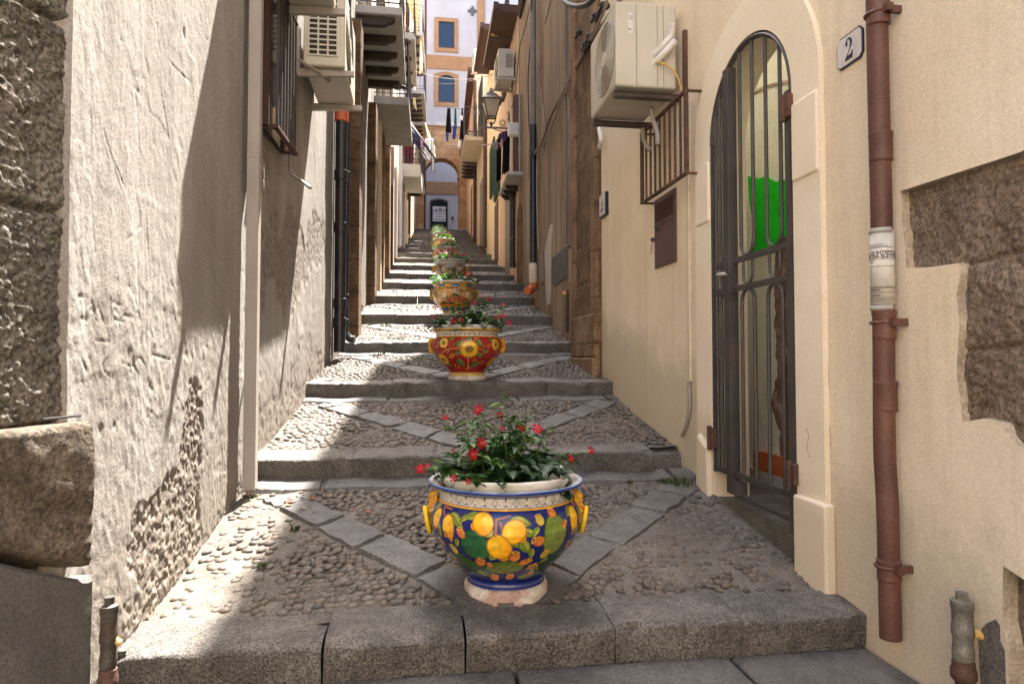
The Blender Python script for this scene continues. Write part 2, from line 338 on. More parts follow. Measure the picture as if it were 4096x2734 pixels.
def vnoise(x, y, seed=0):
    xi = np.floor(x).astype(np.int64); yi = np.floor(y).astype(np.int64); fx = x-xi; fy = y-yi
    fx = fx*fx*(3-2*fx); fy = fy*fy*(3-2*fy)
    def h(a, b):
        n = (a*374761393+b*668265263+seed*1442695041) & 0xffffffff
        n = ((n ^ (n >> 13))*1274126177) & 0xffffffff
        return ((n ^ (n >> 16)) & 0xffff)/65535.0
    return (h(xi, yi)*(1-fx)+h(xi+1, yi)*fx)*(1-fy)+(h(xi, yi+1)*(1-fx)+h(xi+1, yi+1)*fx)*fy
def fbm(x, y, o=4, seed=0):
    s = np.zeros_like(x); a = .5
    for i in range(o): s += a*vnoise(x*2**i, y*2**i, seed+i*17); a *= .5
    return s/(1-.5**o)
# ------------------------------------------------------------------ the stepped street
SY_ = [2.3, 3.93, 5.52, 7.1, 8.75, 10.45, 12.15, 13.75, 15.55, 17.4, 19.25, 21.2, 23.2, 25.2, 27.3, 29.5, 31.8, 34.2, 36.6]
SZ_ = [.17+.23*(y-2.3) for y in SY_]
RIS = .135; KD = .24
TOPZ = SZ_[-1]
def zl(y):                                  # height of the street at y
    if y < SY_[0]: return .035+.02*(y-2.3)
    for k in range(len(SY_)-1):
        if y < SY_[k+1]: return SZ_[k]+(SZ_[k+1]-RIS-SZ_[k])*max(0, y-SY_[k]-KD)/(SY_[k+1]-SY_[k]-KD)
    return TOPZ
def kerbs():
    b = MB(); R = random.Random(3)
    for k, y in enumerate(SY_):
        x = LX(y)-.06; xe = RX(y)+.06 if k != 1 else 1.43; d = .235 if k < 4 else .27; z = SZ_[k]; sl = .012
        joints = [-.297, .171, .693, 1.165] if k == 0 else [-.364, .112, .60, 1.06] if k == 1 else [-.19, .406, 1.08] if k == 2 else None
        xs = [x]
        if joints: xs += joints
        else:
            while xs[-1] < xe-.95: xs.append(xs[-1]+R.uniform(.5, .85))
        xs.append(xe)
        for x0, x1 in zip(xs, xs[1:]):
            j = lambda s: R.uniform(-s, s)
            g = .0016; f = j(.010); h0, h1 = j(.006), j(.006); dd = d+j(.03)
            p = [(x0+g, y+f+.012, z-RIS-.09), (x1-g, y+f+.012+j(.006), z-RIS-.09), (x1-g, y+dd, z-RIS-.09), (x0+g, y+dd, z-RIS-.09),
                 (x0+g+j(.006), y+f, z+h0-.004), (x1-g+j(.006), y+f+j(.008), z+h1-.004), (x1-g, y+dd, z+sl*dd+.012+h1), (x0+g, y+dd+j(.012), z+sl*dd+.012+h0)]
            if k < 4:                     # worn top: subdivide the stone and let its faces wander a little
                nu, nv = 26, 14; u = np.linspace(0, 1, nu)[:, None]; v = np.linspace(0, 1, nv)[None, :]
                sec = [(0, 0), (0, .5), (0, .86), (.012, .95), (.035, .985), (.08, 1)]   # front face, rounded arris
                pr = np.array([(0, q) for q in (0, .25, .5, .75, .9)]+[(.006, .955), (.03, .985), (.075, .998)]+[(t, 1) for t in np.linspace(.16, 1, 9)])
                U, V = np.meshgrid(np.linspace(0, 1, nu), np.arange(len(pr)), indexing='ij')
                A = [np.array(q) for q in p]; s_ = pr[:, 0][None, :, None]; t_ = pr[:, 1][None, :, None]; uu = np.linspace(0, 1, nu)[:, None, None]
                bot = (A[0]*(1-uu)+A[1]*uu)*(1-s_)+(A[3]*(1-uu)+A[2]*uu)*s_
                top = (A[4]*(1-uu)+A[5]*uu)*(1-s_)+(A[7]*(1-uu)+A[6]*uu)*s_
                P = bot*(1-t_)+top*t_
                w = fbm(P[..., 0]*9+k*7, (P[..., 1]+P[..., 2])*9, 4, 5)-.5
                w2 = fbm(P[..., 0]*3+k*3, (P[..., 1]+P[..., 2])*3, 3, 8)-.5
                P[..., 1] -= (w*.034+w2*.02)*(1-pr[None, :, 0])
                P[..., 2] += (w*.014+w2*.016)*(pr[None, :, 1] > .9)
                e = np.minimum(uu[..., 0], 1-uu[..., 0])*(x1-x0)       # rounded stone ends
                sink = np.clip(1-e/.012, 0, 1)**2*.008
                chip = np.clip(fbm(P[..., 0]*13+k*9, P[..., 1]*13, 4, 44)-.58, 0, 1)*.09*((pr[None, :, 1] > .88) & (pr[None, :, 0] < .09)); P[..., 2] -= chip; P[..., 1] += chip*.8
                P[..., 2] -= .007*np.sin(PI*uu[..., 0])*(pr[None, :, 1] > .9)
                P[..., 2] -= sink*(pr[None, :, 1] > .5); P[..., 1] += sink*.8*(pr[None, :, 0] < .3)
                b.grid(P)
            else: b.hexa(p)
    P = [(1.435, 4.03, .3), (1.70, 4.03, .3), (1.70, 4.18, .3), (1.435, 4.18, .3), (1.45, 4.05, .50), (1.70, 4.06, .50), (1.70, 4.18, .54), (1.44, 4.18, .54)]; b.hexa(P)
    return b
o = kerbs().build('stone_steps', 'kerb', smooth=True, autos=True); struct(o)

def in_band(x, y, k):                     # the V of slabs laid in each landing, and the flat course under the next riser
    y0, y1 = SY_[k], SY_[k+1]; d0 = y0+.26
    if y > y1-.17: return 2
    cx = .34+.1*(y0-2.3)/3.2 if k < 6 else (LX(y0)+RX(y0))/2
    for s, xe in ((-1, LX(y1)+.18), (1, RX(y1)-.12)):
        ax, ay, bx, by = cx+s*.02, d0-.02, xe, y1-.22
        L = math.hypot(bx-ax, by-ay); t = ((x-ax)*(bx-ax)+(y-ay)*(by-ay))/L; n = abs((x-ax)*(by-ay)-(y-ay)*(bx-ax))/L
        if -.1 < t < L and n < .106: return 1
    return 0
def slabs():
    b = MB(); R = random.Random(9)
    for k in range(len(SY_)-1):
        y0, y1 = SY_[k], SY_[k+1]; d0 = y0+.26; z = lambda q: zl(q)+.012
        cx = .34+.1*(y0-2.3)/3.2 if k < 6 else (LX(y0)+RX(y0))/2
        for s, xe in ((-1, LX(y1)+.18), (1, RX(y1)-.12)):
            ax, ay, bx, by = cx+s*.02, d0-.02, xe, y1-.22
            L = math.hypot(bx-ax, by-ay); ux, uy = (bx-ax)/L, (by-ay)/L; nx, ny = -uy, ux; t = 0
            while t < L-.05:
                l = min(R.uniform(.3, .48), L-t); w0, w1 = R.uniform(.085, .105), R.uniform(.085, .105)
                P = np.zeros((12, 9, 3)); eu = [0, .012]+[.012+(l-.024)*q/9 for q in range(1, 9)]+[l-.012, l]; W_ = w0+w1; ev = [0, .010]+[.010+(W_-.020)*q/6 for q in range(1, 6)]+[W_-.010, W_]
                sk = R.uniform(-.25, .25); tz = R.uniform(-.004, .004)
                for i in range(12):
                    for j in range(9):
                        tt = t+.004+eu[i]*(l-.008)/l+sk*(ev[j]-w0); ww = ev[j]-w0+.004*math.sin(i*1.1+t*9)
                        px, py = ax+ux*tt+nx*ww, ay+uy*tt+ny*ww
                        ed = i in (0, 11) or j in (0, 8)
                        P[i, j] = (px, py, z(py)+tz+.003*math.sin(px*17+py*11)-(.03 if ed else .0)+(.0012*((i*7+j*3) % 5-2)))
                b.grid(P); t += l
        x = LX(y1)-.03; xe = RX(y1)+.03
        if k < 9:
            while x < xe-.05:
                l = min(R.uniform(.4, .75), xe-x); P = np.zeros((12, 6, 3)); eu = [0, .012]+[.012+(l-.024)*q/9 for q in range(1, 9)]+[l-.012, l]
                for i in range(12):
                    for j in range(6):
                        px, py = x+.004+eu[i]*(l-.008)/l, y1-.165+.007*math.sin(i*.9+x*7)*(j < 2)+(0, .012, .06, .1, .14, .19)[j]
                        P[i, j] = (px, py, zl(min(py, y1-.001))+.014-(.024 if i in (0, 11) or j == 0 else 0)+.005*math.sin(px*13))
                b.grid(P); x += l
    return b
struct(slabs().build('paving_slabs', 'slab', smooth=True, autos=True))

def beds():
    b = MB()
    for k in range(len(SY_)):
        y0 = SY_[k]+.16; y1 = SY_[k+1]+.05 if k < len(SY_)-1 else 60
        if k < 4:
            nu, nv = 130, 70; X = np.linspace(0, 1, nu)[:, None]; Y = np.linspace(y0, y1, nv)[None, :]+X*0
            xl = np.interp(Y, [p[0] for p in LN], [p[1] for p in LN])-.08; xr = np.interp(Y, [p[0] for p in RN], [p[1] for p in RN])+.08
            Xw = xl+(xr-xl)*X; Z = SZ_[k]+(SZ_[k+1]-RIS-SZ_[k])*np.clip(Y-SY_[k]-KD, 0, 9)/(SY_[k+1]-SY_[k]-KD)-.004
            Z = Z+(fbm(Xw*4, Y*4, 4, k)-.5)*.026+(fbm(Xw*22, Y*22, 3, k+9)-.5)*.012
            b.grid(np.stack([Xw, Y, Z], -1))
        else:
            ys = [y0, y1]; zz = [zl(y0), zl(y1-.051)] if k < len(SY_)-1 else [TOPZ, TOPZ]
            wl = lambda q: LX(q)-.1 if k < len(SY_)-1 else -8
            wr = lambda q: RX(q)+.1 if k < len(SY_)-1 else 12
            b.add([(wl(ys[0]), ys[0], zz[0]-.002), (wr(ys[0]), ys[0], zz[0]-.002), (wr(ys[1]), ys[1], zz[1]-.002), (wl(ys[1]), ys[1], zz[1]-.002)], [(0, 1, 2, 3)])
    return b
struct(beds().build('cobbled_path', 'mortar', smooth=True))

def ico(sub):
    bm = bmesh.new(); bmesh.ops.create_icosphere(bm, subdivisions=sub, radius=1); bm.verts.ensure_lookup_table()
    v = np.array([q.co[:] for q in bm.verts]); f = np.array([[q.index for q in fc.verts] for fc in bm.faces]); bm.free()
    keep = (v[f][:, :, 2] > -.45).all(1); f = f[keep]
    return v, f
def cobbles():
    VV, FF, CC = [], [], []; off = 0; bases = {1: ico(1), 2: ico(2)}; rr = np.random.default_rng(5)
    for k in range(9):
        y0, y1 = SY_[k]+.25, SY_[k+1]-.165; bv, bf = bases[2 if k < 2 else 1]
        pitch = (.0375, .041, .046, .05)[k] if k < 4 else .072
        ny = int((y1-y0)/pitch)
        for i in range(ny+1):
            y = y0+pitch*(i+.5); x = LX(y)+.02+(pitch*.55 if i % 2 else 0)
            while x < RX(y)-.02:
                px = x+rr.normal(0, pitch*.16); py = y+rr.normal(0, pitch*.16); x += pitch*rr.uniform(.95, 1.25)
                if py > y1 or py < y0 or in_band(px, py, k): continue
                left = px < LX(py)+.42; right = px > 1.0 and k < 4
                dens = float(fbm(np.array([px*1.7+k*5]), np.array([py*1.7]), 3, 31)[0])
                if left and k == 0 and rr.random() < .5: continue       # mortar smeared along the house
                if k < 2 and (right and px > .75 and rr.random() < .22 or dens < .45 and rr.random() < .25): continue
                flush = .30+.5*dens-(.34 if right or left else 0)-(.16 if dens < .5 and k < 2 else 0)+(.12 if k in (1, 2) else 0)
                a = rr.uniform(.50, .72)*pitch*1.0; bb = a*rr.uniform(.58, .85); c = rr.uniform(.23, .34)*pitch
                if right: a *= .85; bb *= .8
                th = rr.normal(0, .5)+(.5 if px < .34 else -.5)
                v = bv*np.array([a, bb, c])*(1+rr.normal(0, .05, (1, 3)))
                v[:, 2] += (-.55+flush*.75)*c
                ct, st = math.cos(th), math.sin(th)
                v = np.stack([v[:, 0]*ct-v[:, 1]*st+px, v[:, 0]*st+v[:, 1]*ct+py, v[:, 2]+zl(py)+.002], 1)
                v[:, 2] += (v[:, 1]-py)*.155
                g = rr.uniform(.65, 1.25); h = rr.random()
                base = np.array([.112, .088, .066])*(1-h)+np.array([.092, .080, .068])*h if rr.random() < .93 else np.array([.085, .075, .066])
                VV.append(v); FF.append(bf+off); CC.append(np.tile(base*g, (len(v), 1))); off += len(v)
    return np.concatenate(VV), np.concatenate(FF), np.concatenate(CC)
V_, F_, C_ = cobbles()
me = bpy.data.meshes.new('cobblestones'); me.vertices.add(len(V_)); me.vertices.foreach_set('co', V_.astype(np.float32).ravel())
me.loops.add(F_.size); me.loops.foreach_set('vertex_index', F_.astype(np.int32).ravel()); me.polygons.add(len(F_))
me.polygons.foreach_set('loop_start', np.arange(0, F_.size, 3, dtype=np.int32)); me.polygons.foreach_set('use_smooth', np.ones(len(F_), bool))
me.update(calc_edges=True); me.validate()
ca = me.color_attributes.new('Col', 'FLOAT_COLOR', 'POINT'); cc = np.ones((len(V_), 4), np.float32); cc[:, :3] = C_; ca.data.foreach_set('color', cc.ravel())
me.materials.append(M['pebble']); o = bpy.data.objects.new('cobblestones', me); COL.objects.link(o); struct(o, 'stuff')
o['label'] = 'rounded brown cobbles set in mortar on the landings'; o['category'] = 'cobbles'

b = MB(); b.add([(-60, -60, -.06), (60, -60, -.06), (60, 70, -.06), (-60, 70, -.06)], [(0, 1, 2, 3)])
struct(b.build('ground', 'lower_ground'))
b = MB(); R = random.Random(4)                 # big flagstones below the first step
for row in range(14):
    y1 = 2.31-.36*row; y0 = y1-.36; x = -1.05+R.uniform(-.3, 0)
    while x < 1.75:
        l = R.uniform(.45, .85); z = .04+.02*(y1-2.3)+R.uniform(-.006, .006)
        b.box(x+.006, x+l-.006, y0+.006, y1-.006, z-.12, z); x += l
struct(b.build('flagstone_pavement', 'slab', bev=.012, seg=3))
b = MB()                                       # moss, leaf litter and grass tufts
R = random.Random(21)
def tuft(b, c, r, n, h, mi=0):
    for i in range(n):
        a = R.uniform(0, 2*PI); q = r*math.sqrt(R.random()); x, y = c[0]+q*math.cos(a), c[1]+q*math.sin(a); z = c[2]
        l = h*R.uniform(.5, 1.2); d = R.uniform(0, 2*PI); w = .004+.004*R.random()
        b.add([(x-w*math.sin(d), y+w*math.cos(d), z), (x+w*math.sin(d), y-w*math.cos(d), z), (x+l*.6*math.cos(d), y+l*.6*math.sin(d), z+l)], [(0, 1, 2)], mi)
for (px, py, r, n, h) in ((1050, 2260, .02, 70, .014), (1180, 2115, .02, 30, .02), (2720, 1935, .07, 60, .05), (2660, 1925, .05, 40, .03), (1005, 1985, .03, 30, .02), (2520, 1930, .02, 20, .02)):
    z0 = .3
    d = ray(px, py); q = .5
    while EYE+d.z*q > zl(d.y*q)+.012: q += .01
    p = O+d*q; z0 = zl(p.y)+.008
    tuft(b, (p.x, p.y, z0), r, n, h)
for (x, y, n) in ((-.6, 8.6, 40), (-.35, 8.6, 30), (-.4, 7.0, 30), (-.2, 7.4, 40)): tuft(b, (x, y, zl(y)), .09, n, .05)
o = b.build('weeds', [flat('moss', (.045, .075, .02), .8)]); struct(o, 'stuff'); o['label'] = 'small green weeds and moss in the joints'; o['category'] = 'weeds'
b = MB()
for i in range(46):
    x = R.gauss(-.62, .09) if i < 34 else R.uniform(-.6, 1.4); y = R.gauss(3.62, .08) if i < 34 else R.uniform(2.6, 5.4)
    if x < LX(y)+.02: x = LX(y)+.03
    s = R.uniform(.012, .028); d = R.uniform(0, 2*PI); z = zl(y)+.018
    c, q = math.cos(d)*s, math.sin(d)*s
    b.add([(x-c, y-q, z), (x+q*.4, y-c*.4, z+.006), (x+c, y+q, z+R.uniform(0, .012)), (x-q*.4, y+c*.4, z+.004)], [(0, 1, 2, 3)], R.choice([0, 0, 1]))
o = b.build('leaf_litter', [flat('dry_leaf', (.30, .20, .11), .9), flat('red_leaf', (.30, .08, .035), .9)]); struct(o, 'stuff'); o['label'] = 'dry leaves and crumbs of plaster against the left house'; o['category'] = 'litter'

# ------------------------------------------------------------------ houses: bodies
def body(pts_side, T, y0, y1, z1, thick, parent, mat, name='wall', inset=0.0, z0=-.4):
    s = -1 if T is LN else 1
    ys = [y0]+[p[0] for p in T if y0 < p[0] < y1]+[y1]
    ring = [(lerp(T, y)+s*inset, y, z0) for y in ys]+[(s*thick, y1, z0), (s*thick, y0, z0)]
    b = MB(); b.prism(ring, (0, 0, z1-z0)); return b.build(name, mat, parent)
def house(nm, label, y, T):
    return thing(nm, label, 'house', (lerp(T, y), y, zl(y)))
HA = house('plaster_house', 'grey rough plastered house with sunlit flaking front, nearest on the left', 3, LN)
body(0, LN, 1.98, 6.745, 13, 9, HA, 'plaster_grey', 'core', inset=.07)
b = MB(); b.prism([(-1.06, 1.975, -.4), (-9, 1.975, -.4), (-9, .0, -.4), (-2.05, .0, -.4)], (0, 0, 9)); b.build('side_core', 'stone_dark', HA)
# its front as real relief: trowel marks, chips, the fallen patch and the scratched letters
def strokes():
    raw = [((330,1180),(335,1265)),((330,1182),(350,1188)),((352,1205),(358,1275)),((335,1272),(360,1279)),
           ((380,1200),(399,1285)),((376,1210),(372,1238)),((374,1240),(386,1242)),((406,1200),(404,1240)),((408,1225),(430,1300)),((452,1195),(453,1290)),
           ((462,1208),(490,1220)),((467,1232),(486,1262)),((466,1275),(505,1287)),((505,1258),(540,1270)),((550,1205),(570,1280)),((548,1250),(564,1251)),
           ((395,1361),(448,1364)),((337,1438),(360,1485)),((372,1430),(377,1480)),((438,1432),(422,1460)),((422,1460),(430,1488)),((430,1488),(450,1500)),
           ((495,1450),(530,1462)),((540,1435),(542,1480)),((560,1430),(545,1460)),((545,1460),(560,1492)),((566,1428),(590,1455)),((620,1418),(690,1438))]
    out = []
    for a, c in raw:
        p, q = on(*a, 'L'), on(*c, 'L'); out.append((p.y, p.z, q.y, q.z, .0045))
    for (a, c) in (((470,640),(520,760)),((560,350),(575,620)),((640,90),(652,210)),((330,960),(345,1080)),((380,780),(395,1010)),((600,880),(610,1130)),((520,960),(575,905)),((660,380),(690,560)),((430,520),(500,760)),((690,250),(770,330)),((700,960),(740,1190)),((560,1020),(565,1220))):
        p, q = on(*a, 'L'), on(*c, 'L'); out.append((p.y, p.z, q.y, q.z, .003))
    return out
def relief(y0, y1, z0, z1, step, seed, near=True):
    ny, nz = int((y1-y0)/step), int((z1-z0)/step)
    Y, Z = np.meshgrid(np.linspace(y0, y1, ny), np.linspace(z0, z1, nz), indexing='ij')
    X = np.interp(Y, [p[0] for p in LN], [p[1] for p in LN])
    d = (fbm(Y*1.3, Z*.8, 3, seed)-.5)*.011                        # slow undulation
    tw = fbm(Y*16+3*fbm(Y*2, Z*1.2, 2, 4), Z*2.2, 3, seed+3)
    d += (tw-.5)*.0036                                             # vertical trowel ridges
    d -= np.clip(.30-vnoise(Y*30+2.5*fbm(Y*4, Z*2, 2, 5), Z*1.9, seed+6), 0, 1)*.003*(vnoise(Y*3, Z*2, 12) > .45)   # scored lines
    d += (fbm(Y*48, Z*30, 3, seed+5)-.5)*.0022
    for sc, sd, hh in ((2.6, 61, .0006), (4.5, 71, .0004)):           # overlapping trowelled coats with raised lips
        pl_ = fbm(Y*sc+.6*fbm(Y*6, Z*6, 2, sd), Z*sc*.6, 3, sd); e_ = np.clip((pl_-.5)/.012, -1, 1); d += hh*e_+hh*.9*np.exp(-((pl_-.508)/.012)**2)
    low = np.clip((1.35+.25*vnoise(Y*3, Z*0, 7)-Z)/.25, 0, 1)     # rougher render below
    d += low*((fbm(Y*40, Z*26, 4, seed+8)-.5)*.0052+.002)
    ch = fbm(Y*11, Z*9, 4, seed+21); d -= np.clip(ch-.80, 0, 1)*.04   # chips
    hole = vnoise(Y*26, Z*20, seed+33); d -= np.clip(hole-.985, 0, 1)*.50*low
    if near:
        zg = np.array([zl(v) for v in Y[:, 0]])[:, None]
        n = fbm(Y*7, Z*7, 4, 55)-.5
        e1 = ((Y-2.75)/.36)**2+((Z-zg-.12)/.34)**2+n*2.2           # fallen patch near the foot of the wall
        e2 = ((Y-2.98)/.14)**2+((Z-zg-.46)/.36)**2+n*1.8
        rub = np.clip((1.0-np.minimum(e1, e2))/.25, 0, 1)
        ft = np.clip((.10-(Z-zg)+n*.22)/.06, 0, 1)*.7
        rub = np.maximum(rub, ft)
    else:
        zg = np.array([zl(v) for v in Y[:, 0]])[:, None]; n = fbm(Y*5, Z*4, 4, 58)-.5
        hgt = Z-zg
        rub = np.clip((1-(np.abs(hgt-1.15)/.38+n*2.2+np.abs(Y-4.6)/1.1*.6))/.2, 0, 1)*.75
        rub = np.maximum(rub, np.clip((.30-hgt+n*.9)/.1, 0, 1)*.6)
        g2 = np.clip((Z-1.9)/.3, 0, 1)*np.clip((4.5-Y)/.3+n, 0, 1)*.75
        rub = np.maximum(rub, g2)
    rg = np.abs(fbm(Y*24, Z*24, 4, 77)-.5)*2; d += rub*(.005*np.clip(rg*2.2, 0, 1)+(fbm(Y*70, Z*70, 3, 79)-.5)*.008-.009)
    if near:
        for (a, c, e, f, w) in strokes():
            L2 = (e-a)**2+(f-c)**2+1e-9; t = np.clip(((Y-a)*(e-a)+(Z-c)*(f-c))/L2, 0, 1)
            ds = np.hypot(Y-a-t*(e-a), Z-c-t*(f-c)); d -= np.clip(1-ds/(w*1.5), 0, 1)*.0028
    P = np.stack([X+d-.01, Y, Z], -1)
    return P, rub
def reliefobj(nm, y0, y1, z0, z1, step, seed, near):
    P, rub = relief(y0, y1, z0, z1, step, seed, near)
    edge = 1.972+.012*np.sin(P[:, :, 2]*9)+.02*(fbm(P[:, :, 2]*4, P[:, :, 2]*0, 3, 2)-.5)
    if near: P[0, :, 1] = edge[0]; P[0, :, 0] -= .05
    b = MB(); b.grid(P[::-1]); return b.build(nm, 'plaster_grey', HA, smooth=True, attr=('rub', rub[::-1].ravel()))
reliefobj('plaster_face', 1.972, 3.9, -.05, 3.3, .0062, 1, True)
reliefobj('plaster_face', 3.9, 6.75, .3, 4.6, .015, 1, False)
b = MB(); b.add([(-.935, 1.97, 3.3), (LX(3.9)-.01, 3.9, 3.3), (LX(3.9)-.01, 3.9, 13), (-.935, 1.97, 13)], [(0, 1, 2, 3)])
b.add([(LX(3.9)-.01, 3.9, 4.6), (LX(6.75)-.01, 6.75, 4.6), (LX(6.75)-.01, 6.75, 13), (LX(3.9)-.01, 3.9, 13)], [(0, 1, 2, 3)]); b.build('upper_plaster', 'plaster_grey', HA)
# exposed ashlar at the corner, coping block and grey dado
ny, nz = 120, 330; Y, Z = np.meshgrid(np.linspace(.9, 1.985, ny*2), np.linspace(.7, 3.9, nz*2), indexing='ij')
jz = [.93, 1.50, 2.02, 2.56, 3.1]
jz.append(3.6); Jd = np.min([np.abs(Z-j-.02*np.sin(Y*3)-.02*(fbm(Y*6, Z*0+j, 3, 3)-.5)) for j in jz], axis=0)
D = (fbm(Y*3, Z*3, 3, 4)-.5)*.014+(fbm(Y*40, Z*40, 4, 9)-.5)*.013+(fbm(Y*105, Z*105, 2, 19)-.5)*.012-np.clip(1-Jd/.018, 0, 1)*.03
X = -.950-.34*(1.985-Y)+D
b = MB(); b.grid(np.stack([X, Y, Z], -1)[::-1]); b.build('corner_stone', 'stone_dark', HA, smooth=True)
def rough_block(y0, y1, z0, z1, xf, xb, n, seed, amp, parent, nm, mat, topcut=None, botcut=None, s=1, turn=0):
    bm = MB(); nu, nv = n
    Y, Z = np.meshgrid(np.linspace(y0, y1, nu), np.linspace(0, 1, nv), indexing='ij')
    zb = z0+(botcut(Y) if botcut else 0); zt = z1+(topcut(Y) if topcut else 0)
    ZZ = zb+(zt-zb)*Z
    X = xf+s*((fbm(Y*20, ZZ*20, 4, seed)-.5)*amp+(fbm(Y*4, ZZ*4, 3, seed+2)-.5)*amp)
    ed = np.minimum(np.minimum(Z*(z1-z0), (1-Z)*(z1-z0)), (y1-Y)); X = X-s*np.clip(1-ed/.018, 0, 1)**2*.016
    X = X-turn*(y1-Y); F = np.stack([X, Y, ZZ], -1)
    top = F[:, -1:].copy(); back = top.copy(); back[..., 0] = xb
    bot = F[:, :1].copy(); bb_ = bot.copy(); bb_[..., 0] = xb
    full = np.concatenate([bb_, F, back], 1)
    end = full[-1:].copy(); end[..., 0] = xb
    bm.grid(np.concatenate([full, end], 0)[::-1] if s > 0 else np.concatenate([full, end], 0)); return bm.build(nm, mat, parent, smooth=True, autos=True)
rough_block(.5, 2.005, .60, .925, -.862, -1.9, (150, 50), 3, .016, HA, 'coping_stone', 'stone_coping', turn=.50, botcut=lambda y: .04+.012*np.sin(y*8)-.10*np.clip((y-1.78)/.2, 0, 1))
rough_block(.5, 2.03, -.1, .63, -.868, -1.9, (120, 50), 8, .006, HA, 'dado', 'dado_grey', turn=.50, topcut=lambda y: .02*np.sin(y*6)-.12*np.clip((y-1.8)/.2, 0, 1))
b = MB(); b.tube([(-.93, 1.86, .945), (-.86, 1.90, .95)], .004, 6); b.build('iron_spike', 'iron', HA)

HB = house('stone_door_house', 'left house with dark stone pilasters and two balconies, second up the street', 9, LN); body(0, LN, 6.755, 13.695, 14, 9, HB, 'plaster_grey')
HC = house('white_pipe_house', 'narrow pale left house behind the slab balcony, third up the street', 15.5, LN); body(0, LN, 13.7, 20.995, 14, 9, HC, 'plaster_cream')
HD = house('balcony_house', 'left house with the striped awnings and stacked black balconies', 24, LN); body(0, LN, 21, 30, 22, 9, HD, 'plaster_cream')
HE = house('last_left_house', 'last house on the left, before the stone arch', 33, LN); body(0, LN, 30.005, 37.9, 26, 9, HE, 'plaster_pink')
H1 = house('yellow_house', 'pale yellow plastered house with the arched doorway, nearest on the right', 3, RN)
H2 = house('brown_house', 'streaked brown stucco house beside the yellow one on the right', 8, RN); body(0, RN, 5.86, 11.2, 11.7, 8, H2, 'stucco_brown'); body(0, RN, 11.2, 13.0, 10.1, 8, H2, 'stucco_brown', 'lower_wing')
H3 = house('cream_house', 'cream right house with green shutters and dark jutting eave', 16, RN); body(0, RN, 13.005, 17.0, 8.0, 8, H3, 'plaster_pink')
H4 = house('eave_house', 'yellow right house with black railed balcony and tall dark eave', 24, RN); body(0, RN, 17.005, 28, 9.9, 8, H4, 'plaster_cream')
H5 = house('last_right_house', 'last house on the right, against the stone arch', 33, RN); body(0, RN, 28.005, 37.9, 13.2, 8, H5, 'plaster_pink')
def eave(h, y0, y1, z, over=.34):
    b = MB(); b.prism([(RX(y0)-over, y0-.25, z), (RX(y1)-over, y1, z), (RX(y1)+1, y1, z), (RX(y0)+1, y0-.25, z)], (0, 0, .16))
    b.prism([(RX(y0)-over-.1, y0-.28, z+.05), (RX(y1)-over-.1, y1, z+.05), (RX(y1)-over-.003, y1, z+.05), (RX(y0)-over-.003, y0-.28, z+.05)], (0, 0, .13)); b.build('eave', 'wood_brown', h)
eave(H3, 13.3, 15.8, 7.95, .40); eave(H4, 17.9, 20.5, 9.85, .36); eave(H5, 28.3, 37.8, 13.15, .2); eave(H2, 6.3, 11.2, 11.65, .1)
# ------------------------------------------------------------------ yellow house (right)
XW = 1.645
GY0, GY1, GZ0, GSP, GR = 2.718, 3.545, .30, 2.277, .4135
GC = (GY0+GY1)/2
def pw(px, py): p = onx(px, py, XW); return (p.y, p.z)
gate_hole = [(GY0, GZ0-.2), (GY0, GSP)]+[(GC-GR*math.cos(PI*i/20), GSP+GR*math.sin(PI*i/20)) for i in range(1, 20)]+[(GY1, GSP), (GY1, GZ0-.2)]
rec = [pw(*q) for q in ((3600, 765), (3625, 1072), (3722, 1068), (3835, 1052), (3842, 1090), (3826, 1180), (3838, 1300), (3830, 1400), (3826, 1500), (3842, 1600), (3850, 1688), (3935, 1672), (4010, 1690), (4032, 1740), (4060, 1775), (4096, 1790))]
rec = rec+[(rec[-1][0]-.5, rec[-1][1]-.12), (rec[-1][0]-.5, 1.70), (rec[-1][0], 1.665)]
nich = [pw(4012, 2262), pw(4010, 2480), pw(4035, 2600), (pw(4035, 2600)[0], -.1), (.9, -.1), (.9, .30)]
def wallsheet():
    b = MB(); outer = [(-1.5, -.3), (5.85, -.3), (5.85, 10.4), (-1.5, 10.4)]
    tri = tessellate_polygon([[Vector((p[0], p[1], 0)) for p in L] for L in (outer, gate_hole, rec, nich)])
    vs = [(XW, p[0], p[1]) for L in (outer, gate_hole, rec, nich) for p in L]
    b.add(vs, tri)
    for L, dep, m in ((gate_hole, .19, 2), (rec, .036, 1), (nich, .05, 1)):
        n = len(L); b.add([(XW, *p) for p in L]+[(XW+dep, *p) for p in L], [(i, (i+1) % n, n+(i+1) % n, n+i) for i in range(n)], m)
    return b
wallsheet().build('wall', ['plaster_yellow', 'plaster_edge', 'plaster_surround'], H1)
b = MB(); b.box(2.2, 9, -1.5, 2.3, -.3, 10.4); b.box(2.2, 9, 4.8, 5.85, -.3, 10.4); b.box(2.2, 9, 2.302, 4.798, -.3, 3.0); b.box(1.66, 2.2, 5.70, 5.85, 0, 10.4); b.box(1.66, 2.2, -1.49, -1.4, 0, 10.4); b.build('core', 'interior', H1)
b = MB(); b.box(1.62, 9, -1.6, 2.3, 10.4, 10.55); b.box(1.62, 9, 4.8, 5.85, 10.4, 10.55); b.build('roof', 'wood_brown', H1)
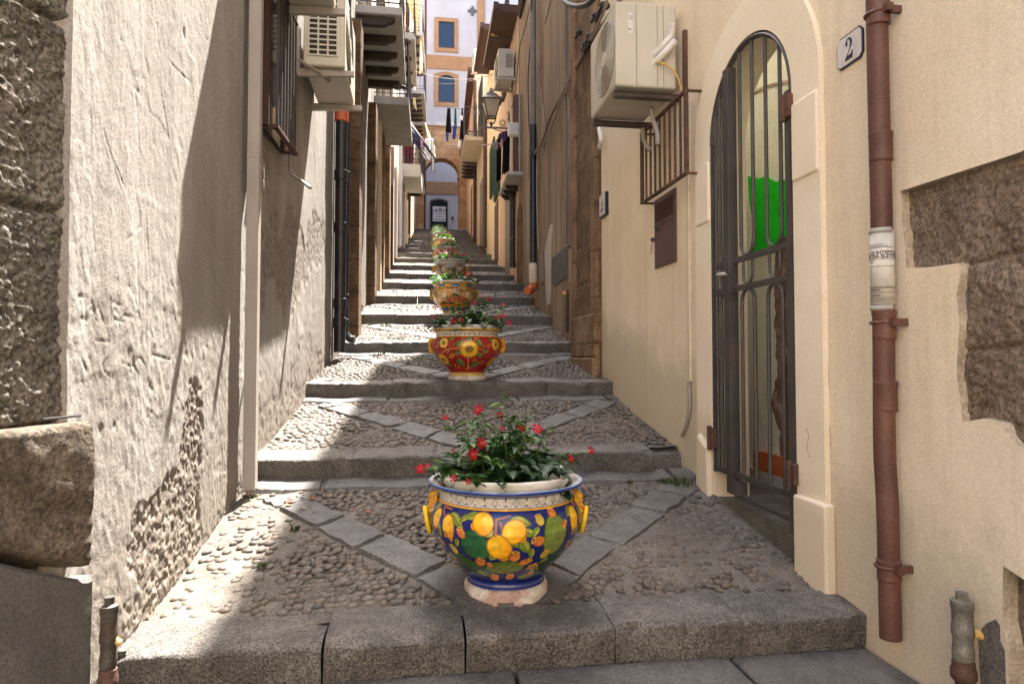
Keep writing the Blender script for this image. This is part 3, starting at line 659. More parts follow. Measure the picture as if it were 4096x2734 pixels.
# stone showing through the broken plaster
ny, nz = 220, 230; Y, Z = np.meshgrid(np.linspace(1.0, 2.25, ny), np.linspace(.6, 1.9, nz), indexing='ij')
pv = [pw(3850, 1062), pw(3850, 1390), pw(3700, 1062)]
j = np.minimum(np.abs(Z-pv[0][1]-.02*np.sin(Y*5)), np.abs(Z-pv[1][1]-.01*np.sin(Y*9)))
j = np.minimum(j, np.abs(Z-.74-.02*np.sin(Y*7)))
jv = np.where(Z > pv[0][1], np.abs(Y-1.62-.03*np.sin(Z*9)), 9.0); j = np.minimum(j, jv)
X = XW+.030-((fbm(Y*5, Z*5, 3, 3)-.5)*.02+(fbm(Y*40, Z*40, 4, 9)-.5)*.018)+np.clip(1-j/.012, 0, 1)*.016
b = MB(); b.grid(np.stack([X, Y, Z], -1)); b.build('exposed_stone', 'stone_brown', H1, smooth=True)
b = MB(); b.box(XW+.055, XW+.12, .5, 1.9, -.2, .7); b.build('niche_stone', 'stone_brown', H1)
# broken corner of plaster above the gas valve
cz = [pw(3950, 2490), pw(3985, 2475), pw(4000, 2500), pw(4002, 2560), pw(4020, 2600), pw(4024, 2734), pw(3925, 2734), pw(3915, 2560), pw(3930, 2510)]
b = MB(); b.prism([(XW-.002, *p) for p in cz], (.05, 0, 0)); b.build('bare_render', 'mortar', H1)
# surround of the arched doorway
def band(r0, r1, x0, x1, zt, nm, mat):
    b = MB(); pts = []
    out = [(GY0-(r1-GR), zt)]+[(GC-r1*math.cos(PI*i/28), GSP+r1*math.sin(PI*i/28)) for i in range(29)]+[(GY1+(r1-GR), zt)]
    inn = [(GY0-(r0-GR), zt)]+[(GC-r0*math.cos(PI*i/28), GSP+r0*math.sin(PI*i/28)) for i in range(29)]+[(GY1+(r0-GR), zt)]
    for a, bq, c, d in zip(out, out[1:], inn[1:], inn):
        b.hexa([(x1, *a), (x1, *bq), (x1, *c), (x1, *d), (x0, *a), (x0, *bq), (x0, *c), (x0, *d)])
    return b.build(nm, mat, H1)
band(GR+.004, GR+.205, XW-.024, XW-.0005, .30, 'door_surround', 'plaster_surround')
for (y0, y1, z0, z1, t) in ((GY0-.20, GY0-.008, 1.86, 2.20, .034), (GY1+.008, GY1+.185, 1.86, 2.20, .034), (GY0-.24, GY0-.010, -.1, .52, .05)): b = MB(); b.box(XW-t, XW-.0008, y0, y1, z0, z1); b.build('surround_block', 'plaster_surround', H1, bev=.012, seg=3)
b = MB(); b.hexa([(XW-.05, GY1+.01, .28), (XW-.05, GY1+.18, .30), (XW, GY1+.18, .30), (XW, GY1+.01, .28), (XW-.05, GY1+.03, .60), (XW-.05, GY1+.16, .66), (XW, GY1+.17, .68), (XW, GY1+.01, .62)]); b.build('surround_block', 'plaster_surround', H1, bev=.012, seg=3)
b = MB()                                       # doorway step and inside of the passage
b.box(XW+.002, 2.2, 2.5, 4.7, 0, .335); b.build('threshold', 'mortar', H1)
b = MB(); b.box(2.15, 2.199, 2.4, 4.75, .33, 3.1); b.box(XW+.19, 2.15, 4.70, 4.75, .33, 3.1); b.box(XW+.19, 2.15, 2.35, 2.40, .33, 3.1); b.build('passage_wall', 'interior', H1)
b = MB()
A = [(3.05, 2.2), (3.2, 2.45), (3.42, 2.62), (3.72, 2.74), (4.05, 2.8), (4.65, 2.82)]
b.tube([(2.146, p.y, p.z) for p in smoothpath([(0, *q) for q in A])], .012, 6); b.build('passage_arch', 'plaster_edge', H1)
def onb(px, py, X=2.14): p = onx(px, py, X); return p
q = [onb(3040, 1300), onb(3185, 1255), onb(3185, 1830), onb(3050, 1830)]
a, c = onb(3062, 1010), onb(3188, 1850)
b = MB(); yy, zz = np.meshgrid(np.linspace(c.y-.25, a.y, 40), np.linspace(.45, a.z+.05, 90), indexing='ij')
ragged = (fbm(yy*8, zz*5, 4, 3)-.5)*.2
xx = 2.142+np.clip((yy+ragged-a.y+.10)/.03, 0, 1)*.02-(fbm(yy*20, zz*20, 3, 6)-.5)*.02
b.grid(np.stack([xx, yy, zz], -1)); b.build('bare_rubble', 'rubble_red', H1, smooth=True)
a, c = onb(3025, 1785), onb(3190, 1960)
b = MB(); b.box(2.118, 2.1485, c.y-.3, a.y, c.z+.05, a.z-.02); b.build('orange_skirting', 'orange_base', H1)
b = MB(); b.box(2.10, 2.1495, c.y-.3, a.y+.3, .335, c.z+.048); b.build('stone_skirting', 'stone_pale', H1)
# green sheet behind the gate
pl = [(2990, 705), (3035, 715), (3060, 704), (3100, 728), (3140, 718), (3195, 690), (3300, 690), (3300, 1000), (3195, 900), (3150, 940), (3110, 950), (3090, 1000), (3040, 1010), (3000, 1005), (3012, 900), (2996, 800)]
t = thing('green_sheet', 'bright green sheet hanging on the wall behind the iron gate', 'sheet', onb(3100, 1005, 2.12))
b = MB(); b.prism([onb(x, y, 2.12) for x, y in pl], (.012, 0, 0)); b.build('sheet', 'green_sheet', t)

# ------------------------------------------------------------------ iron gate
gt = thing('iron_gate', 'tall dark iron gate with round top and looped bars, in the yellow doorway', 'gate', (XW, GC, .35))
XG = XW-.012
b = MB(); r = GR-.012                            # fixed frame
b.tube([(XG, GC-r*math.cos(PI*i/24), GSP+r*math.sin(PI*i/24)) for i in range(25)], .016, 4)
b.box(XG-.02, XG+.02, GY0+.004, GY0+.042, .34, GSP); b.box(XG-.010, XG+.010, GY1-.024, GY1-.004, .48, GSP)
b.box(XG-.012, XG+.012, GY0+.042, GC+.16, .385, .405); b.build('frame', 'iron', gt)
YS = 3.325                                       # meeting stile
def archz(y): return GSP+math.sqrt(max(0, r*r-(y-GC)**2))
for nm, y0, y1, bars in (('leaf', YS+.03, GY1-.036, [.26, .58, .90]), ('leaf', GY0+.046, YS-.03, [.12, .36, .60, .84])):
    b = MB(); w = y1-y0
    for zr in (.50, 1.455, 1.60): b.box(XG-.008, XG+.008, y0, y1, zr-.014, zr+.014)
    pos = [y0+w*q for q in bars]
    if len(pos) == 3: pairs = [(pos[0], pos[1])]; singles = [pos[2]]
    else: pairs = [(pos[0], pos[1]), (pos[2], pos[3])]; singles = []
    for a, c in pairs:
        R_ = (c-a)/2; m = (a+c)/2
        b.tube([(XG, a, archz(a)-.01), (XG, a, 1.60+R_+.012)]+[(XG, m-R_*math.cos(PI*i/10), 1.60+.012+R_-R_*math.sin(PI*i/10)) for i in range(1, 10)]+[(XG, c, 1.60+R_+.012), (XG, c, archz(c)-.01)], .0092, 6)
        b.tube([(XG, a, .51), (XG, a, 1.443-R_)]+[(XG, m-R_*math.cos(PI*i/10), 1.443-R_+R_*math.sin(PI*i/10)) for i in range(1, 10)]+[(XG, c, 1.443-R_), (XG, c, .51)], .0092, 6)
        q = R_*.72
        b.tube([(XG, m-q, 1.59), (XG, m-q, 1.47+q)]+[(XG, m-q*math.cos(PI*i/10), 1.468+q-q*math.sin(PI*i/10)) for i in range(1, 10)]+[(XG, m+q, 1.47+q), (XG, m+q, 1.59)], .0075, 6)
    for a in singles: b.tube([(XG, a, .5), (XG, a, archz(a)-.01)], .0092, 6)
    b.build(nm, 'iron', gt)
b = MB(); b.box(XG-.026, XG+.024, YS-.03, YS+.026, .40, archz(YS)-.008); b.build('stile', 'iron', gt, bev=.003)
b = MB(); b.box(XG-.03, XG+.03, YS-.09, YS+.0, .405, .47); b.build('bottom_bolt', 'iron', gt)
b = MB(); b.tube([(XG-.026, YS-.005, 1.53), (XG-.075, YS-.005, 1.53), (XG-.085, YS-.02, 1.53), (XG-.085, YS-.10, 1.525)], .009, 8); b.build('handle', 'handle_steel', gt, smooth=True)
for (y, z, h, wd) in ((GY0+.018, 2.20, .10, .035), (GY0+.012, .60, .09, .03), (GY1-.008, .66, .11, .025)):
    b = MB(); b.box(XG-.034, XG+.02, y-wd, y+wd, z-h/2, z+h/2); b.tube([(XG-.03, y+wd*.4, z-h*.6), (XG-.03, y+wd*.4, z+h*.6)], .014, 8); b.build('hinge', 'iron_rust', gt, bev=.003)

# ------------------------------------------------------------------ downpipe with notice
def pipe(nm, label, side, px_top, px_bot, off, r, mat, joints=(), ztop=None, cat='downpipe', n=14, clampmat='iron_rust', extra=None):
    p = on(*px_bot, side, off); q = on(*px_top, side, off) if ztop is None else None
    z1 = q.z if q else ztop
    t = thing(nm, label, cat, tuple(p))
    b = MB(); b.tube([(p.x, p.y, p.z), (p.x, p.y, z1)], r, n); b.build('pipe', mat, t, smooth=True, autos=True)
    for py in joints:
        d = ray(px_bot[0], py); z = EYE+d.z*math.hypot(p.x, p.y)/math.hypot(d.x, d.y)
        b = MB(); b.lathe([(r*1.02, -.035), (r*1.13, -.03), (r*1.13, .03), (r*1.02, .035)], n, (p.x, p.y, z)); b.build('collar', mat, t, smooth=True, autos=True)
    return t, p
t = thing('downpipe', 'reddish brown downpipe on the yellow wall, beside house number plate', 'downpipe', (1.58, 2.10, .30))
PR = .0345; pts = []
pth = [(3512, 2545), (3505, 2420), (3500, 2270), (3493, 2100), (3485, 1900), (3492, 1700), (3497, 1500), (3500, 1280), (3510, 900), (3518, 500), (3527, 45), (3530, -400)]
base = onx(3534, 1300, 1.59); PX, PY = base.x, base.y
def pz(py): d = ray(3534, py); return EYE+d.z*math.hypot(PX, PY)/math.hypot(d.x, d.y)
wob = {2545: (-.0, -.006), 2270: (0, -.004), 2000: (-.006, -.01), 1800: (-.008, -.004), 1500: (-.002, 0), 1280: (0, 0), 800: (0, 0), 45: (0, .004), -1500: (0, 0)}
path = smoothpath([(PX+v[0], PY+v[1], pz(k)) for k, v in wob.items()], 6)
b = MB(); b.tube(path, PR, 20); b.build('pipe', 'pipe_brown', t, smooth=True, autos=True)
for py in (45, 590, 1300, 1585, 2275):
    z = pz(py); b = MB(); k = .05 if py != 2275 else .035
    b.lathe([(PR*1.01, -k), (PR*1.10, -k+.006), (PR*1.07, -k+.012), (PR*1.07, k-.02), (PR*1.13, k-.012), (PR*1.13, k), (PR*1.01, k+.003)], 20, (PX, PY-.004, z)); b.build('collar', 'pipe_brown', t, smooth=True, autos=True)
for py in (55, 1290, 2260):
    z = pz(py); b = MB(); b.ring((PX, PY, z), PR*1.14, .006, 'z', 20, 6); b.box(PX, XW, PY-.05, PY-.035, z-.012, z+.012); b.box(PX-.01, PX+.012, PY-PR-.03, PY-PR-.004, z-.012, z+.012); b.build('clamp', 'pipe_brown', t)
def wrapped(z0, z1, a0, a1, r, mi=0, skew=0):
    b = MB(); n = 26; P = np.zeros((n, 2, 3))
    for i in range(n):
        a = a0+(a1-a0)*i/(n-1)
        for jx, z in enumerate((z0, z1)): P[i, jx] = (PX+r*math.cos(a), PY+r*math.sin(a), z+skew*i/n)
    return b.grid(P)
view = math.atan2(-PY, -PX)                      # side of the pipe that faces the street
nt = thing('paper_notice', 'white paper notice on planned power cut, wrapped round the brown downpipe', 'notice', (PX, PY, pz(1225)))
wrapped(pz(1218), pz(922), view-1.9, view+1.5, PR+.0035, skew=-.004).build('sheet', 'paper', nt, smooth=True, solid=.0008)
for a, c in ((935, 915), (1243, 1222)): wrapped(pz(a), pz(c), view-1.7, view+.9, PR+.0055).build('tape', 'tape', nt, smooth=True, solid=.0006)
def textmesh(txt, size, bold=0.0):
    cu = bpy.data.curves.new('lettering', 'FONT'); cu.body = txt; cu.size = size; cu.offset = bold; cu.align_x = 'CENTER'; cu.align_y = 'CENTER'
    ob = bpy.data.objects.new('lettering', cu); COL.objects.link(ob); dg = bpy.context.evaluated_depsgraph_get()
    me = bpy.data.meshes.new_from_object(ob.evaluated_get(dg)); bpy.data.objects.remove(ob); bpy.data.curves.remove(cu); return me
def onpipe(txt, size, z, ac, bold=0):
    me = textmesh(txt, size, bold); r = PR+.0055
    for v in me.vertices:
        a = ac+v.co.x/r; v.co = Vector((PX+r*math.cos(a), PY+r*math.sin(a), z+v.co.y))
    me.materials.append(M['ink_grey']); o = bpy.data.objects.new('lettering', me); COL.objects.link(o); o.parent = nt; o.location = -nt.location
hs = pz(1000)-pz(1010)
onpipe('AVVISO DI INTERRUZIONE', .0165, pz(1015), view-.05, .0006); onpipe('ENERGIA ELETTRICA', .0165, pz(1030), view+.02, .0006)
b = MB()
for py, a0, a1, h in ((981, -1.3, .1, .002), (988, -1.3, .5, .002), (994, -1.3, 1.0, .002), (1040, -1.4, 1.2, .0015), (1046, -1.3, -.6, .002), (1052, -1.3, -.8, .002), (1068, -1.4, 1.2, .0015), (1150, -1.4, 1.2, .0018), (1154, -1.4, 1.2, .0018), (1163, -1.3, -.2, .003), (1172, -1.4, 1.2, .0015), (1184, -1.3, -.2, .003), (1194, -1.4, 1.2, .0015), (1203, -1.4, 1.2, .0015)):
    q = wrapped(pz(py)-h/2, pz(py)+h/2, view+a0, view+a1, PR+.0053); b.add(q.v, q.f)
b.build('printed_lines', 'ink_grey', nt)

# house number
c = onx(3401, 195, XW-.004)
t = thing('house_number', 'white enamel house number plate reading 2 with blue edge, on yellow wall', 'number plate', tuple(c))
hw, hh, k = .078, .062, .02
def octa(s, x): return [(x, c.y+sy*(hw-s)-0, c.z+sz*(hh-s)) for sy, sz in ()] or [(x, c.y-hw+s, c.z-hh+k), (x, c.y-hw+k, c.z-hh+s), (x, c.y+hw-k, c.z-hh+s), (x, c.y+hw-s, c.z-hh+k), (x, c.y+hw-s, c.z+hh-k), (x, c.y+hw-k, c.z+hh-s), (x, c.y-hw+k, c.z+hh-s), (x, c.y-hw+s, c.z+hh-k)]
b = MB(); b.prism(octa(0, XW-.007), (.006, 0, 0)); b.build('blue_border', 'ink_blue', t)
b = MB(); b.prism(octa(.007, XW-.010), (.0028, 0, 0)); b.build('plate', 'enamel_white', t)
def flatext(txt, size, org, ux, uy, mat, parent, bold=0, sx=1.0, nm='lettering'):
    me = textmesh(txt, size, bold)
    for v in me.vertices: v.co = Vector(org)+Vector(ux)*v.co.x*sx+Vector(uy)*v.co.y
    me.materials.append(M[mat]); o = bpy.data.objects.new(nm, me); COL.objects.link(o); o.parent = parent; o.location = -parent.location; return o
# the numeral drawn as a serif 2
def numeral2():
    h = .043
    out = [(-.5, .42), (-.40, .80), (-.05, 1.0), (.34, .88), (.52, .52), (.40, .14), (.05, -.25), (-.20, -.58), (.20, -.58), (.40, -.48), (.46, -.30), (.58, -.30), (.52, -.98), (-.56, -.98), (-.54, -.80), (-.14, -.36), (.14, .05), (.22, .45), (.12, .76), (-.08, .86), (-.26, .76), (-.18, .60), (-.18, .40), (-.34, .28)]
    return [(XW-.0112, c.y-u*h*.95, c.z+v*h) for u, v in out]
b = MB(); b.prism(numeral2(), (.0010, 0, 0)); b.build('numeral', 'ink_blue', t)

# little blue-edged plaque at the end of the wall
a, d = onx(2406, 830, XW-.01), onx(2430, 826, XW-.01)
t = thing('wall_plaque', 'small white plaque with dark edge at the far end of the yellow wall', 'sign', tuple(a))
b = MB(); b.box(XW-.028, XW, d.y, a.y, a.z-.10, a.z+.10); b.build('backing', 'ink_blue', t)
b = MB(); b.box(XW-.031, XW-.0285, d.y+.012, a.y-.001, a.z-.09, a.z+.095); b.build('plate', 'enamel_white', t)
flatext('66', .07, (XW-.0316, (a.y+d.y)/2, a.z+.01), (0, -1, 0), (0, 0, 1), 'ink_grey', t); b = MB(); b.box(XW-.0318, XW-.0312, d.y+.05, a.y-.04, a.z-.055, a.z-.045); b.box(XW-.0318, XW-.0312, d.y+.05, a.y-.04, a.z-.038, a.z-.030); b.build('printed_lines', 'ink_grey', t)

# meter cupboard
t = thing('meter_cupboard', 'brown metal meter cupboard door with louvred top, set in the yellow wall', 'cupboard', (XW, 4.3, 1.7))
p0, p1 = onx(2624, 940, XW), onx(2708, 900, XW); y0, y1 = p1.y, p0.y; z0, z1 = onx(2707, 1045, XW).z, onx(2700, 754, XW).z
b = MB(); b.box(XW-.012, XW+.001, y0, y1, z0, z1); b.build('door', 'door_red', t, bev=.003)
b = MB()
for i in range(9):
    z = z1-.035-i*.014; b.prism([(XW-.013, y0+.03, z), (XW-.020, y0+.03, z-.006), (XW-.013, y0+.03, z-.010)], (0, y1-y0-.06, 0))
b.build('louvre', 'wood_brown', t)
b = MB(); b.box(XW-.015, XW-.0125, y0, y1, z1-.19, z1-.18); b.box(XW-.024, XW-.012, y1-.08, y1-.05, z1-.215, z1-.195); b.box(XW-.03, XW, y1+.005, y1+.025, z1-.28, z1-.255); b.build('lock', 'iron', t)
b = MB(); b.tube(smoothpath([(XW-.02, y1+.01, z1-.27), (XW-.025, y1+.02, z1-.31), (XW-.02, y1+.05, z1-.36)]), .002, 5); b.build('wire', 'cable_black', t)

# window guard in front of the wall
t = thing('window_guard', 'rusty brown barred window guard standing off the yellow wall', 'window guard', (1.55, 4.08, 2.17))
GX = 1.55; gz0, gz1 = 2.17, 2.655; gy0, gy1 = 3.70, 4.475
b = MB()
for z in (gz0, gz1): b.bar((GX, gy0-.012, z), (GX, gy1+.012, z), .024, .014)
for y in (gy0, gy1): b.bar((GX, y, gz0), (GX, y, gz1), .022, .022, up=(1, 0, 0))
b.build('frame', 'iron_rust', t)
for i in range(1, 9): b = MB(); b.bar((GX, gy0+(gy1-gy0)*i/9, gz0), (GX, gy0+(gy1-gy0)*i/9, gz1), .012, .012); b.build('bar', 'iron_rust', t)
for y in (gy0+.0, gy1):
    for z in (gz0, gz1): b = MB(); b.bar((GX, y, z), (XW, y, z), .016, .012); b.build('wall_fixing', 'iron_rust', t)

# white conduit
t = thing('conduit', 'thin cream conduit on yellow wall ending in a bent flexible hose', 'conduit', (XW-.012, 3.95, .6))
p = [onx(2755, y, XW-.012) for y in (690, 1100, 1525)]; YC = p[1].y
b = MB(); b.box(XW-.018, XW-.0005, YC-.013, YC+.013, p[2].z, p[0].z); b.build('duct', 'pvc_cream', t, bev=.002)
q = smoothpath([onx(*s, XW-.012) for s in ((2756, 1525), (2759, 1600), (2755, 1660), (2742, 1710), (2727, 1742))], 16)
b = MB(); b.tube(q, [.011+.0018*(i % 2) for i in range(len(q))], 10); b.build('hose', 'conduit_grey', t)
# hairline cracks in the yellow wall
for L in (((3310, 1360), (3313, 1450), (3318, 1520), (3312, 1600), (3320, 1680), (3318, 1760), (3322, 1840)), ((3225, 1710), (3235, 1745), (3228, 1790), (3236, 1830)), ((2815, 1745), (2820, 1780), (2812, 1800), (2828, 1830))):
    b = MB(); b.tube([onx(x+8*math.sin(i*3), y, XW-.024 if x < 3300 else XW) for i, (x, y) in enumerate(L)], .0011, 4); b.build('crack', 'ink_grey', H1)

# gas valves
def gas(nm, label, x, y, r, zt, tank, side, vb='gas_grey'):
    t = thing(nm, label, 'gas valve', (x, y, 0)); b = MB(); b.tube([(x, y, -.02), (x, y, zt-.24)], r*.72, 14); b.build('riser', tank, t, smooth=True, autos=True)
    b = MB(); b.lathe([(r*.9, 0), (r*1.12, .01), (r*1.12, .03), (r*.98, .04), (r*.98, .055), (r*.72, .06)], 14, (x, y, zt-.25)); b.build('union_nut', 'iron_rust', t, smooth=True, autos=True)
    b = MB(); b.lathe([(r*.75, 0), (r*.92, .01), (r*.96, .03), (r*.86, .045), (r*.86, .07), (r*.98, .08), (r*.98, .10), (r*.9, .11), (r*.9, .15), (r*1.0, .155), (r*1.0, .175), (r*.5, .18)], 14, (x, y, zt-.195)); b.lathe([(r*.55, 0), (r*.55, .022)], 6, (x, y, zt-.018)); b.build('valve_body', vb, t, smooth=True, autos=True)
    b = MB(); b.tube([(x, y, zt-.115), (x+side*r*1.7, y-.0, zt-.115)], r*.35, 10); b.tube([(x+side*r*.95, y, zt-.115), (x+side*r*2.2, y, zt-.125)], [r*.3, r*.42], 10); b.build('valve_tap', 'valve_yellow', t, smooth=True, autos=True)
p = onx(3848, 2400, 1.585); gas('gas_valve', 'grey gas valve with yellow tap by the yellow wall, lower right', p.x, p.y, .031, p.z+.02, 'gas_dark', .9)
p = onx(437, 2420, -.845); gas('gas_valve', 'dark rusty gas valve on black riser by the plaster wall, lower left', p.x, p.y, .024, p.z+.02, 'black_pipe', .6, 'gas_dark')
# ------------------------------------------------------------------ air conditioners
def ac_unit(label, pos, side, d, w, h, mat, bmat, barx=(.18, .82), fan='ac_mid', brk=True, lift=.03, group='air conditioner units hung on the house fronts'):
    # pos: point on the wall under the unit's middle; out of the wall is +X (left houses) or -X (right houses)
    t = thing('air_conditioner', label, 'air conditioner', pos, group); px, py, pz_ = pos; s = side
    X = lambda u: px+s*u
    g = .05
    b = MB(); b.box(min(X(g), X(g+d)), max(X(g), X(g+d)), py-w/2, py+w/2, pz_+lift, pz_+lift+h); b.build('casing', mat, t, bev=.014, seg=3)
    b = MB(); xf = X(g+d+.004); zc = pz_+lift+h*.5; R_ = min(h, w)*.42; yc = py-s*0+(-.1*w)
    for i in range(14): b.ring((xf, yc, zc), R_*(i+1)/14, .0035, 'x', 40, 4)
    for i in range(8):
        a = i*PI/4; b.bar((xf, yc, zc), (xf, yc+R_*math.cos(a), zc+R_*math.sin(a)), .006, .006)
    b.build('fan_grille', fan, t)
    b = MB(); b.lathe([(R_*.2, 0), (R_*.2, .008)], 24, (0, 0, 0)); v = [(xf+s*q[2]-s*.002, yc+q[0], zc+q[1]) for q in b.v]; b.v = v; b.build('fan_cap', mat, t)
    b = MB(); b.lathe([(R_*1.03, 0), (R_*1.03, .0015)], 48, (0, 0, 0)); b.v = [(X(g+d)+s*(.0005+q[2]), yc+q[0], zc+q[1]) for q in b.v]; b.build('fan_well', 'ac_dark' if fan == 'ac_mid' else 'ac_mid', t)
    if brk:
        for k in barx:
            y = py-w/2+w*k; b = MB()
            b.hexa([(X(0), y-.018, pz_-.03), (X(d+g+.06), y-.018, pz_-.012), (X(d+g+.06), y+.018, pz_-.012), (X(0), y+.018, pz_-.03), (X(0), y-.018, pz_+lift-.004), (X(d+g+.06), y-.018, pz_+lift-.004), (X(d+g+.06), y+.018, pz_+lift-.004), (X(0), y+.018, pz_+lift-.004)])
            b.box(min(X(0), X(.022)), max(X(0), X(.022)), y-.02, y+.02, pz_-.03, pz_+.32); b.build('bracket', bmat, t, bev=.003)
    return t
# left unit seen end-on, its coil side towards the viewer
a1, a2 = on(1190, 330, 'L'), on(1245, 392, 'L')
ay = (a1.y+a2.y)/2; az = (a1.z+a2.z)/2
ax_ = LX(ay)
t = ac_unit('beige air conditioner on grey brackets by the barred left window', (ax_, ay, az), 1, .29, .80, .60, 'ac_case', 'bracket_grey', (.08, .92))
y0 = ay-.40; x0 = ax_+.05
b = MB()
b.box(x0+.035, x0+.235, y0-.0025, y0-.0005, az+.11, az+.60); b.build('coil_opening', 'ac_dark', t)
b = MB()
for i in range(4): b.box(x0+.032+i*.0665, x0+.044+i*.0665, y0-.008, y0-.001, az+.10, az+.61)
for i in range(14): b.box(x0+.035, x0+.24, y0-.0075, y0-.001, az+.10+i*.0375, az+.111+i*.0375)
b.build('coil_guard', 'ac_case', t)
b = MB(); b.tube(smoothpath([(ax_+.01, ay-.52, az+.03), (ax_+.10, ay-.45, az+.0), (ax_+.17, ay-.34, az-.01), (ax_+.2, ay-.15, az+.02)]), .011, 8); b.build('drain_hose', 'conduit_grey', t, smooth=True)
# the unit just above it, of which the bracket shows at the top edge
a0 = on(1060, -42, 'L')
t = ac_unit('upper left air conditioner of which mostly the bracket shows above the barred window', (LX(a0.y-.05), a0.y-.05, a0.z), 1, .33, .60, .62, 'ac_case', 'bracket_grey', (.04, .96))
# big right unit
mat_fan = 'ac_grille'
t = ac_unit('large beige air conditioner on black bars above the brown window guard', (XW, 4.25, 2.735), -1, .39, .60, .53, 'ac_case', 'iron', (.12, .80), brk=False, fan=mat_fan)
for y in (4.02, 4.53):
    b = MB(); b.tube([(XW, y, 2.735), (1.215, y, 2.735)], .024, 12); b.build('bracket', 'iron', t, smooth=True, autos=True)
yf = 4.25-.30; zb = 2.765
b = MB(); b.box(1.335, 1.338, yf-.003, yf, zb+.01, zb+.52); b.box(1.47, 1.472, yf-.003, yf, zb+.01, zb+.52); b.box(1.51, 1.512, yf-.003, yf, zb+.01, zb+.52); b.build('panel_seam', 'ac_mid', t)
b = MB(); b.box(1.285, 1.315, yf-.003, yf-.0005, zb+.33, zb+.46); b.build('rating_label', 'enamel_white', t)
b = MB(); b.box(1.288, 1.300, yf-.0036, yf-.0028, zb+.35, zb+.36); b.box(1.288, 1.312, yf-.0036, yf-.0028, zb+.42, zb+.424); b.box(1.288, 1.312, yf-.0036, yf-.0028, zb+.435, zb+.439); b.build('printed_lines', 'ink_grey', t)
for L, r in ((((2618, 215), (2650, 185), (2685, 140), (2690, 95)), .018), (((2622, 245), (2655, 215), (2700, 165)), .022)):
    b = MB(); pts = [ony(x, y, yf-.03-.02*i) for i, (x, y) in enumerate(L)]; pts[0].y = yf+.02; b.tube(smoothpath(pts, 8), r, 10); b.build('insulated_pipe', 'pvc_white', t, smooth=True)
b = MB(); pts = [ony(x, y, yf-.04) for x, y in ((2628, 250), (2660, 258), (2700, 290), (2722, 345), (2728, 372))]; b.tube(smoothpath(pts, 8), .006, 6); b.build('earth_wire', 'valve_yellow', t, smooth=True)
for L in (((2605, 430), (2612, 480), (2628, 530), (2632, 580)), ((2570, 515), (2575, 560), (2598, 598))):
    b = MB(); pts = [onx(x, y, 1.50) for x, y in L]; b.tube(smoothpath(pts, 8), .015, 10); b.build('drain_hose', 'conduit_grey', t, smooth=True)
b = MB(); p = onx(2742, 250, XW-.01); b.box(XW-.025, XW, p.y-.012, p.y+.012, onx(2742, 372, XW-.01).z, onx(2735, 130, XW-.01).z); b.build('hanger_rail', 'iron_rust', t)
p = on(2055, 345, 'R'); t = ac_unit('grey air conditioner on the brown house, above the wall lamp', (RX(p.y), p.y, p.z), -1, .32, .78, .58, 'ac_grey', 'bracket_grey', (.05, .85))
b = MB(); q = p.y-.39; b.box(RX(p.y)-.22, RX(p.y)-.08, q-.004, q-.0005, p.z+.22, p.z+.50); b.box(RX(p.y)-.20, RX(p.y)-.14, q-.012, q-.0005, p.z+.24, p.z+.34); b.build('side_cover', 'ac_mid', t)
p = on(1930, 285, 'R'); t = ac_unit('small white air conditioner high under the far right eave', (RX(p.y), p.y, p.z), -1, .28, .8, .55, 'pvc_white', 'bracket_grey', (.05, .85))
# bare hose stub below the barred window on the left
a, c, e = on(1158, 590, 'L', .03), on(1165, 690, 'L', .05), on(1242, 752, 'L', .24)
t = thing('drain_pipe', 'thin grey drain rod slanting out from under the barred left window', 'drain pipe', tuple(c))
b = MB(); b.tube(smoothpath([a, c, (c+e)/2, e]), .010, 8); b.build('hose', 'conduit_grey', t, smooth=True)

# ------------------------------------------------------------------ left window with bars
p0, p1 = on(1088, 579, 'L', .06), on(1163, 675, 'L', .06)
wy0, wy1, wz0 = p0.y, p1.y, 2.44; xl = LX((wy0+wy1)/2)
t = thing('barred_window', 'tall window on the left wall behind straight dark iron bars', 'window', (xl, (wy0+wy1)/2, wz0))
b = MB(); b.box(xl-.01, xl+.018, wy0, wy1, wz0, 4.6); b.build('pane', 'glass_dark', t)
b = MB()
for y in (wy0-.01, wy1-.03, ): b.box(xl, xl+.03, y, y+.045, wz0, 4.6)
b.build('casing', 'wood_brown', t)
for i in range(7):
    y = wy0+.01+(wy1-wy0-.02)*i/6; b = MB(); b.bar((LX(y)+.085, y, wz0), (LX(y)+.085, y, 4.6), .017, .017); b.build('bar', 'iron', t)
b = MB(); b.bar((LX(wy0)+.085, wy0-.03, wz0), (LX(wy1)+.085, wy1+.03, wz0), .03, .02)
for z in (3.3, 4.2): b.bar((LX(wy0)+.085, wy0-.02, z), (LX(wy1)+.085, wy1+.02, z), .026, .01)
for y in (wy0, wy1): b.bar((LX(y), y, wz0), (LX(y)+.09, y, wz0), .02, .02)
b.build('sill_rail', 'iron_rust', t)

